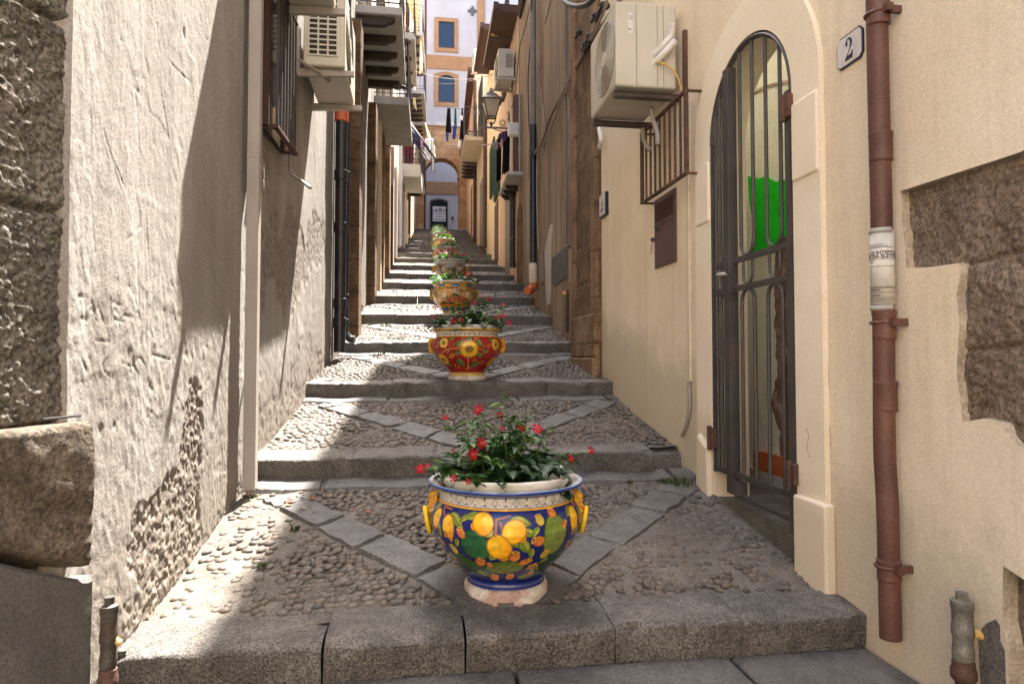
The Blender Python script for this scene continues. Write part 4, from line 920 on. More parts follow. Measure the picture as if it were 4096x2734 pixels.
# ------------------------------------------------------------------ left pipes
def vpipe(nm, label, side, px, ybot, off, r, mat, ztop, collars=(), n=14, square=False, cat='downpipe', elbow=None, cmat=None):
    p = on(px, ybot, side, off); t = thing(nm, label, cat, tuple(p)); b = MB()
    if square: b.box(p.x-r, p.x+r, p.y-r, p.y+r, p.z, ztop)
    else: b.tube([(p.x, p.y, p.z), (p.x, p.y, ztop)], r, n)
    b.build('pipe', mat, t, smooth=not square, autos=not square, bev=.003 if square else 0)
    for py in collars:
        z = on(px, py, side, off).z; b = MB()
        if square: b.box(p.x-r-.003, p.x+r+.003, p.y-r-.003, p.y+r+.003, z-.004, z+.004)
        else: b.lathe([(r*1.0, -.05), (r*1.16, -.045), (r*1.16, .045), (r*1.0, .05)], n, (p.x, p.y, z))
        b.build('collar', cmat or mat, t, smooth=True, autos=True)
    if elbow:
        b = MB(); q = smoothpath([(p.x, p.y, p.z+.05), (p.x, p.y, p.z), (p.x+elbow[0]*.5, p.y+elbow[1]*.5, p.z-.07), (p.x+elbow[0], p.y+elbow[1], p.z-.08)]); b.tube(q, r*1.1, n); b.build('elbow', elbow[2] if len(elbow) > 2 else mat, t, smooth=True, autos=True)
    return t, p
t, p = vpipe('downpipe', 'square white downpipe on the plaster wall, from top of frame to the second step', 'L', 1000, 1955, .045, .031, 'pvc_beige', 9, (612,), square=True)
b = MB(); b.tube([(p.x-.005, p.y, p.z-.05), (p.x-.005, p.y, p.z)], .018, 10); b.build('outlet', 'conduit_grey', t)
t, p = vpipe('downpipe', 'thick black downpipe with an orange top joint, left of the fourth step', 'L', 1358, 1408, .075, .056, 'black_pipe', on(1358, 470, 'L', .075).z, (690, 905, 1212, 1290), cmat='black_pipe')
z = on(1358, 470, 'L', .075).z; b = MB(); b.tube([(p.x, p.y, z), (p.x, p.y, z+1.6)], .054, 14); b.build('upper_pipe', 'orange_pvc', t, smooth=True, autos=True)
b = MB(); b.lathe([(.054, 0), (.066, .01), (.066, .35), (.054, .36)], 14, (p.x, p.y, z)); b.build('socket', 'orange_pvc', t, smooth=True, autos=True)
vpipe('downpipe', 'thinner black downpipe with a foot elbow, just behind the orange topped one', 'L', 1379, 1325, .085, .035, 'black_pipe', 8, (700, 1195, 1295), elbow=(.10, -.02))
vpipe('downpipe', 'slim dark pipe against cream wall, left of the far steps', 'L', 1562, 1060, .06, .05, 'beam_dark', on(1562, 780, 'L').z, ())
vpipe('downpipe', 'white downpipe between the left doorways halfway up the street', 'L', 1600, 985, .09, .055, 'pvc_white', 12, (700,))
vpipe('downpipe', 'dark brown pipe between two pale left doorways near top of the steps', 'L', 1636, 935, .08, .055, 'wood_brown', on(1636, 760, 'L').z, ())
# far brown downpipe against the white facade
p = ony(1699, 905, 36.5); t = thing('downpipe', 'long brown downpipe against the white facade, end of the left houses', 'downpipe', tuple(p))
b = MB(); b.tube([(p.x, p.y, TOPZ), (p.x, p.y, 24)], .06, 10); b.build('pipe', 'wood_brown', t, smooth=True, autos=True)
# right pipes
t, p = vpipe('downpipe', 'tall pipe on the brown house, grey above, black below, white and orange foot', 'R', 2133, 1145, .07, .055, 'black_pipe', on(2133, 500, 'R', .07).z, (), elbow=(-.12, -.16, 'orange_pvc'))
z = on(2133, 500, 'R', .07).z; b = MB(); b.tube([(p.x, p.y, z), (p.x, p.y, 10.9)], .048, 14); b.build('upper_pipe', 'pipe_grey', t, smooth=True, autos=True)
b = MB(); b.lathe([(.06, 0), (.068, .02), (.068, .28), (.058, .30)], 14, (p.x, p.y, p.z+.05)); b.build('socket', 'pvc_cream', t, smooth=True, autos=True)
for py in (600, 800, 960):
    b = MB(); z = on(2133, py, 'R', .07).z; b.ring((p.x, p.y, z), .06, .008, 'z', 14, 5); b.bar((p.x, p.y, z), (p.x+.12, p.y, z), .02, .02); b.build('clamp', 'iron_rust', t)
vpipe('downpipe', 'black downpipe under the small beamed balcony on the right', 'R', 2050, 1068, .07, .055, 'black_pipe', on(2050, 772, 'R').z, (1060,))
vpipe('downpipe', 'dark brown downpipe on the cream house, left of the green shutters', 'R', 1939, 985, .07, .06, 'wood_brown', 9.4, (750,), elbow=(-.10, -.12))
vpipe('downpipe', 'far dark downpipe with foot elbow, behind the cream house', 'R', 1899, 960, .07, .065, 'wood_brown', 11.8, (), elbow=(-.10, -.12))
t, p = vpipe('gas_pipe', 'thin grey gas pipe on the brown stucco with a bend above a hatch', 'R', 2263, 985, .04, .018, 'pipe_grey', 10.9, (300, 740, 800), cat='pipe')
b = MB(); b.tube([(p.x, p.y, p.z+.01), (p.x, p.y-.05, p.z-.02), (p.x, p.y-.17, p.z-.02)], .018, 8); b.build('bend', 'pipe_grey', t, smooth=True)
t, p = vpipe('gas_pipe', 'short rusty gas pipe with a tap, low on the brown stucco', 'R', 2268, 1330, .04, .019, 'gas_dark', on(2268, 1160, 'R', .04).z, (1230, 1280), cat='pipe')
b = MB(); b.box(p.x-.05, p.x-.01, p.y-.02, p.y+.02, p.z+.42, p.z+.46); b.build('tap', 'valve_yellow', t)

# ------------------------------------------------------------------ balconies (parts of their houses)
def curlrail(b, P, u, L, h, out, n=None, curls=True, mi=0):
    # rail from P along unit u for L, height h: posts, top rail, scrolls
    P = Vector(P); u = Vector(u); n = n or max(2, int(L/.13)); z = Vector((0, 0, 1))
    b.bar(P+z*h, P+u*L+z*h, .03, .02); b.bar(P+z*.06, P+u*L+z*.06, .018, .014)
    for i in range(n+1): b.bar(P+u*(L*i/n), P+u*(L*i/n)+z*h, .013, .013)
    if curls:
        for i in range(n):
            c = P+u*(L*(i+.5)/n); r = min(.05, L/n*.33)
            for zc in (.16, h-.2):
                pts = [c+z*(zc+r*math.sin(a))+u*(r*math.cos(a)) for a in [q*2*PI/10 for q in range(10)]]
                b.tube(pts, .007, 4, closed=True)
def balcony(h, side, y0, y1, z, prot, st, mat, beams=0, beammat='beam_dark', rail=1.0, curls=True, fascia=0, x0f=None, inset=False):
    W = LX if side == 'L' else RX; s = 1 if side == 'L' else -1
    xa, xb = W(y0), W(y1); oa, ob = xa+s*prot, xb+s*prot
    t = bpy.data.objects.new('balcony', None); COL.objects.link(t); t.parent = h; t.location = -h.location
    def bd(b, nm, mat, **k):
        o = b.build(nm, mat, None, **k); o.parent = t; return o
    b = MB(); b.prism([(xa-s*.05, y0, z), (oa, y0, z), (ob, y1, z), (xb-s*.05, y1, z)], (0, 0, st)); bd(b, 'slab', mat, bev=.012)
    if inset:
        b = MB(); g = .09; b.prism([(xa+s*.02, y0+g, z-.012), (oa-s*g, y0+g, z-.012), (ob-s*g, y1-g, z-.012), (xb+s*.02, y1-g, z-.012)], (0, 0, .011)); bd(b, 'soffit_panel', 'slab_grey')
    for i in range(beams):
        y = y0+.06+(y1-y0-.2)*i/max(1, beams-1); w = W(y); b = MB()
        prof = [(0, 0), (0, -.12), (prot*.55, -.12), (prot*.66, -.105), (prot*.68, -.08), (prot*.80, -.065), (prot*.84, -.02), (prot*.84, 0)]
        b.prism([(w+s*u, y, z-.001+v*.9) for u, v in prof], (0, .085 if prot > .3 else .05, 0)); bd(b, 'beam', beammat)
    if rail:
        b = MB(); L = (Vector((ob, y1, 0))-Vector((oa, y0, 0))); l = L.length; u = L.normalized()
        curlrail(b, (oa-s*.03, y0+.03, z+st), u, l-.06, rail, s, curls=curls)
        for yy, w, o_ in ((y0+.03, xa, oa), (y1-.03, xb, ob)): curlrail(b, (w, yy, z+st), (s, 0, 0), abs(o_-w)-.03, rail, s, n=max(2, int(prot/.13)), curls=curls)
        bd(b, 'railing', 'iron')
    return t
def lz(px, py, Y): return ony(px, py, Y).z
balcony(HB, 'L', 8.3, 10.45, 5.32, .56, .10, 'slab_white', 5)
balcony(HB, 'L', 11.4, 13.65, 5.36, .58, .14, 'slab_grey', 0, inset=True)
balcony(HC, 'L', 14.6, 17.2, 8.0, .6, .12, 'slab_white', 4)
balcony(HD, 'L', 21.9, 24.1, 6.95, .66, .42, 'slab_white', 0, rail=1.0)
balcony(HD, 'L', 24.0, 27.0, 12.62, .66, .12, 'slab_grey', 5)
balcony(HD, 'L', 24.6, 27.4, 10.75, .70, .12, 'slab_grey', 6)
balcony(HD, 'L', 27.6, 29.8, 10.6, .62, .12, 'slab_grey', 5)
balcony(HD, 'L', 25.6, 28.2, 7.9, .62, .12, 'slab_grey', 5)
balcony(HE, 'L', 30.6, 32.6, 14.8, .55, .12, 'slab_white', 4)
balcony(HE, 'L', 30.6, 32.6, 12.0, .55, .12, 'slab_white', 4)
balcony(H2, 'R', 12.35, 12.98, 4.50, .30, .07, 'slab_white', 0, rail=0); balcony(H3, 'R', 13.02, 14.0, 4.50, .30, .07, 'slab_white', 3, rail=0)
balcony(H4, 'R', 22.1, 24.6, 8.30, .66, .12, 'slab_beige', 0, inset=False)
balcony(H4, 'R', 25.0, 27.2, 8.45, .66, .12, 'slab_beige', 5)
# canopies, shutters and doors on the fronts
def front(h, nm, side, y0, y1, z0, z1, off, mat, th=.05, parent=None):
    W = LX if side == 'L' else RX; s = 1 if side == 'L' else -1
    b = MB(); b.prism([(W(y0)+s*(off-th), y0, z0), (W(y0)+s*off, y0, z0), (W(y1)+s*off, y1, z0), (W(y1)+s*(off-th), y1, z0)], (0, 0, z1-z0)); return b.build(nm, mat, parent or h)
def louvred(h, side, y0, y1, z0, z1, mat, ang=0):
    W = LX if side == 'L' else RX; s = 1 if side == 'L' else -1
    o = front(h, 'shutter', side, y0, y1, z0, z1, .05, mat, .045); b = MB(); n = int((z1-z0)/.07)
    for i in range(n):
        z = z0+.05+(z1-z0-.1)*i/n; b.prism([(W(y0)+s*.051, y0+.05, z), (W(y0)+s*.075, y0+.05, z-.02), (W(y0)+s*.051, y0+.05, z-.035)], (W(y1)-W(y0), y1-y0-.1, 0))
    b.build('slat', mat, o); return o
# left pilasters and doors
def pil(h, side, px0, px1, py, z1, prot, mat, nm='pilaster', w=None, z0=None):
    a = on(px0, py, side); y0 = a.y; W = LX if side == 'L' else RX; s = 1 if side == 'L' else -1
    b = MB(); y1 = y0+w
    b.prism([(W(y0)-s*.05, y0, zl(y0)-.3), (W(y0)+s*prot, y0, zl(y0)-.3), (W(y1)+s*prot, y1, zl(y0)-.3), (W(y1)-s*.05, y1, zl(y0)-.3)], (0, 0, z1-zl(y0)+.3)); return b.build(nm, mat, h)
pil(HB, 'L', 1391, 0, 900, 4.9, .125, 'quoin_dark', w=.34)
pil(HB, 'L', 1391+2, 0, 900, 4.2, .10, 'plaster_pink', 'door_jamb', w=.5)
front(HB, 'door', 'L', 8.75, 9.6, 1.8, 4.4, .03, 'wood_grey'); front(HB, 'door_frame', 'L', 8.62, 8.73, 1.7, 4.5, .055, 'pvc_white')
pil(HB, 'L', 1470, 0, 900, 5.0, .115, 'quoin_dark', w=.42)
pil(HB, 'L', 1500, 0, 900, 5.2, .10, 'plaster_cream', 'door_jamb', w=.2)
pil(HB, 'L', 1512, 0, 900, 5.2, .10, 'quoin_brown', w=.4); pil(HC, 'L', 1534, 0, 900, 6.2, .12, 'quoin_brown', w=.4)
front(HC, 'door', 'L', 14.9, 15.8, 3.2, 5.5, .03, 'wood_brown'); pil(HC, 'L', 1556, 0, 900, 6, .10, 'plaster_pink', 'door_jamb', w=.3)
pil(HC, 'L', 1572, 0, 880, 6, .10, 'plaster_white', 'door_jamb', w=.3); front(HC, 'door', 'L', 19.3, 20.2, 4.2, 6.4, .03, 'wood_brown')
front(HD, 'door', 'L', 22.2, 23.2, 4.8, 6.9, .03, 'glass_dark'); pil(HD, 'L', 1606, 0, 880, 6.9, .10, 'plaster_white', 'door_jamb', w=.3)
pil(HD, 'L', 1620, 0, 880, 6.9, .10, 'plaster_cream', 'door_jamb', w=.3); front(HD, 'door', 'L', 27.2, 28.4, 6.1, 8.2, .03, 'wood_brown')
front(HE, 'door', 'L', 33.2, 34.4, 7.4, 9.6, .03, 'wood_grey')
for (y0, y1, z0, z1) in ((8.6, 9.9, 5.45, 7.9), (11.8, 13.2, 5.55, 8.0)): louvred(HB, 'L', y0, y1, z0, z1, 'wood_grey')
for (y0, y1, z0, z1) in ((22.3, 23.6, 7.4, 9.6), (24.6, 26.2, 12.8, 15), (25, 26.6, 10.9, 12.4), (26, 27.6, 8.1, 10.3)): louvred(HD, 'L', y0, y1, z0, z1, 'wood_brown')
# right fronts
q0 = on(2400, 1300, 'R').y; q1 = on(2310, 1300, 'R').y
b = MB(); b.box(1.585, 1.70, 5.862, 6.02, .5, 8.0); b.box(1.585, 1.70, 6.62, 6.80, .5, 8.0); b.build('pilaster', 'quoin_brown', H2, bev=.01)
b = MB(); b.box(1.605, 1.70, 6.024, 6.616, 1.5, 8.0); b.build('blocked_doorway', 'quoin_dark', H2)
b = MB(); b.box(1.56, 1.70, 5.87, 6.80, .8, 1.10); b.box(1.575, 1.70, 5.87, 6.80, 1.104, 1.50); b.build('plinth', 'quoin_brown', H2, bev=.015)
def niche(h, y0, y1, z0, z1, mat, nm='blind_arch'):
    b = MB(); m = (y0+y1)/2; r = (y1-y0)/2; pts = [(y0, z0)]+[(m-r*math.cos(PI*i/12), z1-r+r*math.sin(PI*i/12)) for i in range(13)]+[(y1, z0)]
    b.prism([(RX(y)-.012, y, z) for y, z in pts], (.03, 0, 0)); return b.build(nm, mat, h)
niche(H2, on(2131, 900, 'R').y+.1, on(2106, 900, 'R').y, zl(10.7), lz(2118, 700, 11), 'pipe_grey'); niche(H2, on(2090, 900, 'R').y, on(2070, 900, 'R').y, zl(12.3), lz(2080, 800, 12.5), 'quoin_dark')
def quad(h, nm, side, pts, off, mat, th=.01):
    P = [on(x, y, side, off) for x, y in pts]; s = 1 if side == 'L' else -1
    b = MB(); b.prism(P, (-s*th, 0, 0)); return b.build(nm, mat, h)
quad(H2, 'hatch', 'R', ((2276, 985), (2292, 975), (2292, 1128), (2276, 1134)), .012, 'conduit_grey')
quad(H2, 'hatch', 'R', ((2157, 1005), (2173, 1000), (2173, 1125), (2157, 1135)), .012, 'pipe_grey')
quad(H2, 'render_patch', 'R', ((2206, 1035), (2240, 1005), (2266, 985), (2266, 1105), (2225, 1140), (2204, 1130)), .008, 'dado_grey', .006)
quad(H2, 'render_patch', 'R', ((2178, 1010), (2200, 900), (2210, 895), (2205, 1000), (2203, 1150), (2200, 1215), (2186, 1220)), .008, 'stone_pale', .006)
louvred(H3, 'R', 16.7, 18.0, lz(1985, 775, 17), lz(1985, 600, 17)+.3, 'shutter_green'); louvred(H3, 'R', 18.2, 19.4, lz(1960, 785, 19), lz(1960, 610, 19)+.2, 'shutter_green')
louvred(H3, 'R', 14.6, 15.8, 7.2, 9.3, 'shutter_dark'); louvred(H2, 'R', 11.7, 12.6, 7.6, 10.2, 'shutter_dark')
louvred(H4, 'R', 22.6, 23.9, 8.5, 10.7, 'shutter_dark'); louvred(H4, 'R', 25.4, 26.6, 8.6, 10.8, 'shutter_dark')
front(H3, 'door', 'R', 17.2, 18.2, 3.6, 5.2, .02, 'wood_brown'); front(H3, 'door', 'R', 14.5, 15.4, 2.9, 5.0, .02, 'wood_grey'); front(H4, 'door', 'R', 22.6, 23.6, 4.9, 7.2, .02, 'wood_grey')
front(H5, 'door', 'R', 30.5, 31.6, 6.8, 9.0, .02, 'wood_brown'); front(H5, 'window', 'R', 33, 34, 10, 11.5, .02, 'glass_dark')
# brown vertical pipes above the small balcony
for i, (px, mat) in enumerate(((2046, 'pvc_cream'), (2058, 'wood_brown'), (2068, 'door_red'), (2080, 'conduit_grey'))):
    p = on(px, 690, 'R', .05); t = thing('service_pipe', ['cream service pipe left of the white meter box on the brown house', 'dark brown service pipe under the meter box on the brown house', 'reddish service pipe, third of the four beside the meter box', 'grey service pipe nearest the black downpipe on the brown house'][i], 'pipe', tuple(p), 'service pipes on the brown house')
    b = MB(); b.tube([(p.x, p.y, p.z), (p.x, p.y, lz(px, 380, p.y))], .03, 8); b.build('pipe', mat, t, smooth=True, autos=True)
p = on(2060, 520, 'R', .1); t = thing('meter_box', 'small rounded white box on the wall, right of the street lamp', 'meter box', tuple(p))
b = MB(); b.box(p.x-.14, p.x+.10, p.y-.06, p.y+.06, p.z-.13, p.z+.13); b.build('cover', 'enamel_white', t, bev=.03, seg=4)
flatext('Acea', .04, (p.x-.02, p.y-.0612, p.z), (1, 0, 0), (0, 0, 1), 'ink_light', t) if False else None
b = MB(); b.box(p.x-.06, p.x+.02, p.y-.0616, p.y-.0602, p.z-.004, p.z+.002); b.build('printed_lines', 'ink_light', t)

# ------------------------------------------------------------------ cables on the right
def cable(nm, label, L, side, off, r, mat, cat='cable', n=6):
    pts = [on(x, y, side, off+(o if o else 0)) for x, y, *rest in [(q if len(q) == 3 else (*q, 0)) for q in L] for o in [rest[0]]]
    t = thing(nm, label, cat, tuple(pts[0])); b = MB(); b.tube(smoothpath(pts, n), r, 6); b.build('cable', mat, t, smooth=True); return t
cable('cable', 'thick grey cable slanting down the brown stucco to the black pipe', ((2480, 0), (2420, 90), (2360, 170), (2320, 240), (2260, 360), (2200, 470), (2165, 575), (2120, 640)), 'R', .06, .022, 'cable_grey')
t = cable('cable', 'pale cable running beside the thick grey one on the brown stucco', ((2360, 180), (2310, 250), (2275, 345), (2240, 410), (2215, 480), (2170, 585), (2150, 640), (2150, 880), (2155, 1000)), 'R', .05, .014, 'conduit_grey')
cable('cable', 'thin black cable sagging down beside the grey downpipe', ((2128, -40), (2120, 180), (2112, 330), (2118, 520), (2130, 620)), 'R', .10, .010, 'cable_black')
cable('cable', 'fine vertical cable down the middle of the brown stucco', ((2262, 0), (2262, 250), (2278, 480), (2276, 620), (2262, 780), (2255, 960)), 'R', .03, .008, 'conduit_grey')
cable('cable', 'black cable loop hanging into the top of frame by the large air conditioner', ((2250, 0, .1), (2275, 18, .15), (2310, 26, .2), (2345, 20, .2), (2375, -5, .2)), 'R', .2, .022, 'cable_black')
cable('cable', 'vertical cable close to the tall grey downpipe', ((2160, 0), (2165, 200), (2158, 330), (2180, 500), (2175, 600)), 'R', .03, .012, 'cable_grey')
cable('cable', 'slanting thin cable high on the brown stucco', ((2205, 0), (2180, 95)), 'R', .04, .008, 'cable_grey')
cable('cable', 'cable slanting from the green shuttered house to small balcony', ((2122, 10), (2100, 110), (2075, 210), (2060, 380), (2030, 480)), 'R', .05, .012, 'cable_grey')
t = thing('cable_junction', 'tangled bunch of black cable clamps beside the large air conditioner', 'cable clamps', tuple(on(2370, 120, 'R', .1)))
R = random.Random(2)
for (x, y) in ((2316, 130), (2342, 178), (2362, 165), (2350, 182), (2382, 62), (2405, 42), (2412, 20), (2425, 25), (2358, 145), (2400, 60)):
    p = on(x, y, 'R', .09); b = MB(); b.ball((p.x, p.y, p.z), (.035, .035, .03), 8); b.tube([(p.x, p.y, p.z), (p.x-.03, p.y+.04, p.z-.05)], .015, 6); b.build('clamp', 'cable_black', t, smooth=True)
for k in range(5):
    b = MB(); b.tube(smoothpath([on(2330+10*R.random()+k*4, 190-k*6, 'R', .08), on(2365+14*R.random(), 130+20*R.random(), 'R', .12), on(2395+10*R.random(), 70+20*R.random(), 'R', .12), on(2430, 20-k*8, 'R', .1)]), .008, 5); b.build('loop', 'cable_grey', t, smooth=True)
p = on(2402, 560, 'R', .05); t = thing('cable_end', 'white taped cable end on the pilaster under the large air conditioner', 'cable', tuple(p))
b = MB(); b.tube(smoothpath([on(2395, 520, 'R', .05), on(2402, 560, 'R', .06), on(2406, 585, 'R', .05)]), [.012]*12+[.03], 8) if False else b.tube(smoothpath([on(2398, 515, 'R', .05), on(2404, 560, 'R', .06), on(2398, 590, 'R', .05)]), .022, 8); b.build('sleeve', 'pvc_white', t, smooth=True)
def wire(label, a, c, sag, r=.006):
    a, c = Vector(a), Vector(c); t = thing('overhead_wire', label, 'wire', tuple(a)); b = MB()
    b.tube([a+(c-a)*(i/12)-Vector((0, 0, sag*4*(i/12)*(1-i/12))) for i in range(13)], r, 5); b.build('cable', 'cable_grey', t); return t
wire('thin wire crossing the alley below the white upper window band', on(1660, 285, 'L', .6), on(1975, 300, 'R', .1), .15)
wire('second wire crossing lower in front of white facade', on(1705, 320, 'L', .2), on(1975, 296, 'R', .1), .25)
# ------------------------------------------------------------------ the arch and the white building at the head of the stairs
YA = 38.0
t = thing('stone_arch', 'brown stone archway across the head of the stairs, before the white building', 'arch', (1.4, YA, TOPZ))
jl, jr = ony(1697, 800, YA).x, ony(1836, 800, YA).x; cx = (jl+jr)/2; ar = (jr-jl)/2; zs = ony(1765, 633, YA).z-ar; ztop = ony(1765, 506, YA).z
b = MB(); n = 24
top = [(-2.5, ztop)]+[(cx-ar*math.cos(PI*i/n), ztop) for i in range(n+1)]+[(5, ztop)]
ap = [(cx-ar*math.cos(PI*i/n), zs+ar*math.sin(PI*i/n)) for i in range(n+1)]
for i in range(n): (x0, z0), (x1, z1) = ap[i], ap[i+1]; b.hexa([(x0, YA, z0), (x1, YA, z1), (x1, YA+.8, z1), (x0, YA+.8, z0), (x0, YA, ztop), (x1, YA, ztop), (x1, YA+.8, ztop), (x0, YA+.8, ztop)])
b.box(-2.5, jl, YA, YA+.8, zs-.001, ztop); b.box(jr, 5, YA, YA+.8, zs-.001, ztop); b.build('wall', 'arch_stone', t)
for x0, x1 in ((jl-.55, jl), (jr, jr+.55)):
    b = MB(); b.box(x0, x1, YA-.05, YA+.8, TOPZ-.1, zs-.12); b.build('pier', 'arch_stone', t)
    b = MB(); b.box(x0-.06, x1+.06, YA-.1, YA+.8, zs-.118, zs+.03); b.build('impost', 'arch_stone', t, bev=.02)
    b = MB(); b.box(x0-.04, x1+.04, YA-.12, YA+.8, TOPZ, TOPZ+.28); b.build('pier_base', 'stone_pale', t)
b = MB()
for i in range(n):
    a0, a1 = PI*i/n+.012, PI*(i+1)/n-.012; q = [(cx-r_*math.cos(a), YA-.03, zs+r_*math.sin(a)) for r_, a in ((ar+.002, a0), (ar+.32, a0), (ar+.32, a1), (ar+.002, a1))]; b.prism(q, (0, .035, 0))
b.build('voussoir', 'arch_stone', t)
b = MB(); b.box(-2.5, 5, YA-.14, YA+.85, ztop+.002, ztop+.14); b.box(-2.5, 5, YA-.06, YA+.85, ztop+.142, ztop+.24); b.build('cornice', 'stone_pale', t)
YB = 42.5
t = thing('white_building', 'tall white building with ochre bands at the head of the stairs', 'building', (1.5, YB, TOPZ))
b = MB(); b.box(-9, 12, YB, YB+8, TOPZ-.3, 29); b.build('wall', 'plaster_white', t)
b = MB(); b.box(-9, -3.5, YA+.85, YB-.01, TOPZ-.3, 22); b.box(7.5, 12, YA+.85, YB-.01, TOPZ-.3, 24); b.build('added_sky_screen', 'plaster_white', t)  # unseen flank walls, added to cut the sky light on the white facade
def fb(px0, px1, py0, py1, y0, y1, nm, mat, par=None, bev=0):
    a, c = ony(px0, py1, YB), ony(px1, py0, YB); b = MB(); b.box(a.x, c.x, YB+y0, YB+y1, a.z, c.z); return b.build(nm, mat, par or t, bev=bev)
fb(1640, 2100, 244, 270, -.05, .05, 'band', 'trim_ochre'); fb(1600, 2100, 740, 771, -.05, .05, 'band', 'trim_ochre'); fb(1908, 1941, -150, 243, -.06, .04, 'pilaster', 'trim_ochre'); fb(1640, 2100, -230, -200, -.05, .05, 'band', 'trim_ochre')
def win(px0, px1, py0, py1, m, arch):
    a, c = ony(px0, py1, YB), ony(px1, py0, YB); g = (px1-px0)*.165*YB/FPX; w = bpy.data.objects.new('window', None); COL.objects.link(w); w.parent = t; w.location = -t.location
    def sub(b, nm, mat): o = b.build(nm, mat); o.parent = w; return o
    sg = .18 if arch else 0; mx = (a.x+c.x)/2
    def outl(x0, x1, z0, z1, s):
        n_ = 10; return [(x0, z0), (x1, z0), (x1, z1-s)]+([(x1+(x0-x1)*i/n_, z1-s+s*math.sin(PI*i/n_)) for i in range(1, n_)] if s else [])+[(x0, z1-s)]
    O1, I1 = outl(a.x, c.x, a.z, c.z, sg), outl(a.x+g, c.x-g, a.z+g*.95, c.z-g*(.8 if arch else 1), sg)
    b = MB()
    for i in range(len(O1)):
        k = (i+1) % len(O1); b.hexa([(O1[i][0], YB-.08, O1[i][1]), (O1[k][0], YB-.08, O1[k][1]), (O1[k][0], YB+.02, O1[k][1]), (O1[i][0], YB+.02, O1[i][1]), (I1[i][0], YB-.08, I1[i][1]), (I1[k][0], YB-.08, I1[k][1]), (I1[k][0], YB+.02, I1[k][1]), (I1[i][0], YB+.02, I1[i][1])])
    sub(b, 'surround', 'trim_ochre')
    b = MB(); b.prism([(x, YB-.012, z) for x, z in I1], (0, .011, 0)); sub(b, 'pane', 'glass_blue')
    b = MB(); f = .045
    for (p, q) in ((I1[i], I1[(i+1) % len(I1)]) for i in range(len(I1))): b.bar((p[0], YB-.03, p[1]), (q[0], YB-.03, q[1]), f*2, .05, up=(0, 1, 0))
    sub(b, 'frame', 'wood_brown')
win(1738, 1833, 77, 206, t, False); win(1737, 1834, 292, 424, t, True)
# door with two posters
a, c = ony(1722, 915, YB), ony(1789, 803, YB); b = MB()
pts = [(a.x, TOPZ), (c.x, TOPZ), (c.x, c.z-.1)]+[(c.x+(a.x-c.x)*i/10, c.z-.1+.14*math.sin(PI*i/10)) for i in range(1, 10)]+[(a.x, c.z-.1)]
b.prism([(x, YB-.02, z) for x, z in pts], (0, .019, 0)); dr = b.build('door', 'door_black', t)
pt = [(x+(x-(a.x+c.x)/2)*.06, z+(.07 if z > TOPZ+.1 else 0)) for x, z in pts]; b = MB()
for i in range(1, len(pt)): b.bar((pt[i][0], YB-.03, pt[i][1]), (pt[(i+1) % len(pt)][0], YB-.03, pt[(i+1) % len(pt)][1]), .06, .06, up=(0, 1, 0)) if i != 0 else None
b.build('door_reveal', 'wood_grey', t)
def poster(nm, label, px0, px1, py0, py1):
    p, q = ony(px0, py1, YB), ony(px1, py0, YB); k = thing(nm, label, 'poster', (p.x, YB-.03, p.z)); b = MB(); b.box(p.x, q.x, YB-.032, YB-.022, p.z, q.z); b.build('sheet', 'enamel_white', k); return k, p, q
k, p, q = poster('poster', 'white poster with rows of lettering on the dark door under the arch', 1731, 1783, 850, 885)
R = random.Random(8); b = MB(); h = q.z-p.z; w = q.x-p.x
for row, (fz, hh) in enumerate(((.86, .05), (.78, .05), (.56, .10), (.46, .04), (.24, .07), (.12, .05))):
    x = p.x+.05*w+(.08*w if row == 2 else 0)
    while x < q.x-.08*w:
        l = R.uniform(.03, .12)*w; b.box(x, min(x+l, q.x-.05*w), YB-.0345, YB-.033, p.z+fz*h-hh*h/2, p.z+fz*h+hh*h/2); x += l+R.uniform(.02, .05)*w*(2.6 if row == 2 else 1)
b.build('printed_lines', 'ink_blue', k)
k, p, q = poster('poster', 'picture poster of grey and pinkish figures above the lettered one', 1731, 1784, 827, 847)
b = MB(); b2 = MB()
for i in range(9):
    x = p.x+(q.x-p.x)*(i+.3)/9; (b if i % 3 else b2).box(x, x+(q.x-p.x)*R.uniform(.05, .09), YB-.0345, YB-.033, p.z+.02, p.z+(q.z-p.z)*R.uniform(.5, .85))
b.build('dark_shapes', 'ink_grey', k); b2.build('pink_shapes', 'cloth_pink', k)
a = ony(1810, 873, YB); k = thing('intercom', 'small brown and brass entry panel beside the dark door', 'intercom', (a.x, YB, a.z)); b = MB(); b.box(a.x-.07, a.x+.07, YB-.03, YB, a.z-.1, a.z+.1); b.build('panel', 'wood_brown', k); b = MB(); b.box(a.x-.07, a.x+.07, YB-.03, YB, a.z-.33, a.z-.18); b.build('letter_slot', 'valve_yellow', k)
a = ony(1890, 46, YB); b = MB(); k = thing('wall_tie', 'dark cross-shaped iron wall tie on the white facade', 'wall tie', (a.x, YB, a.z)); b.box(a.x-.3, a.x+.3, YB-.06, YB, a.z-.07, a.z+.07); b.box(a.x-.07, a.x+.07, YB-.065, YB, a.z-.3, a.z-.071); b.box(a.x-.07, a.x+.07, YB-.065, YB, a.z+.071, a.z+.3); b.box(a.x-.16, a.x+.16, YB-.07, YB-.061, a.z-.16, a.z+.16); b.build('cross', 'ink_grey', k)

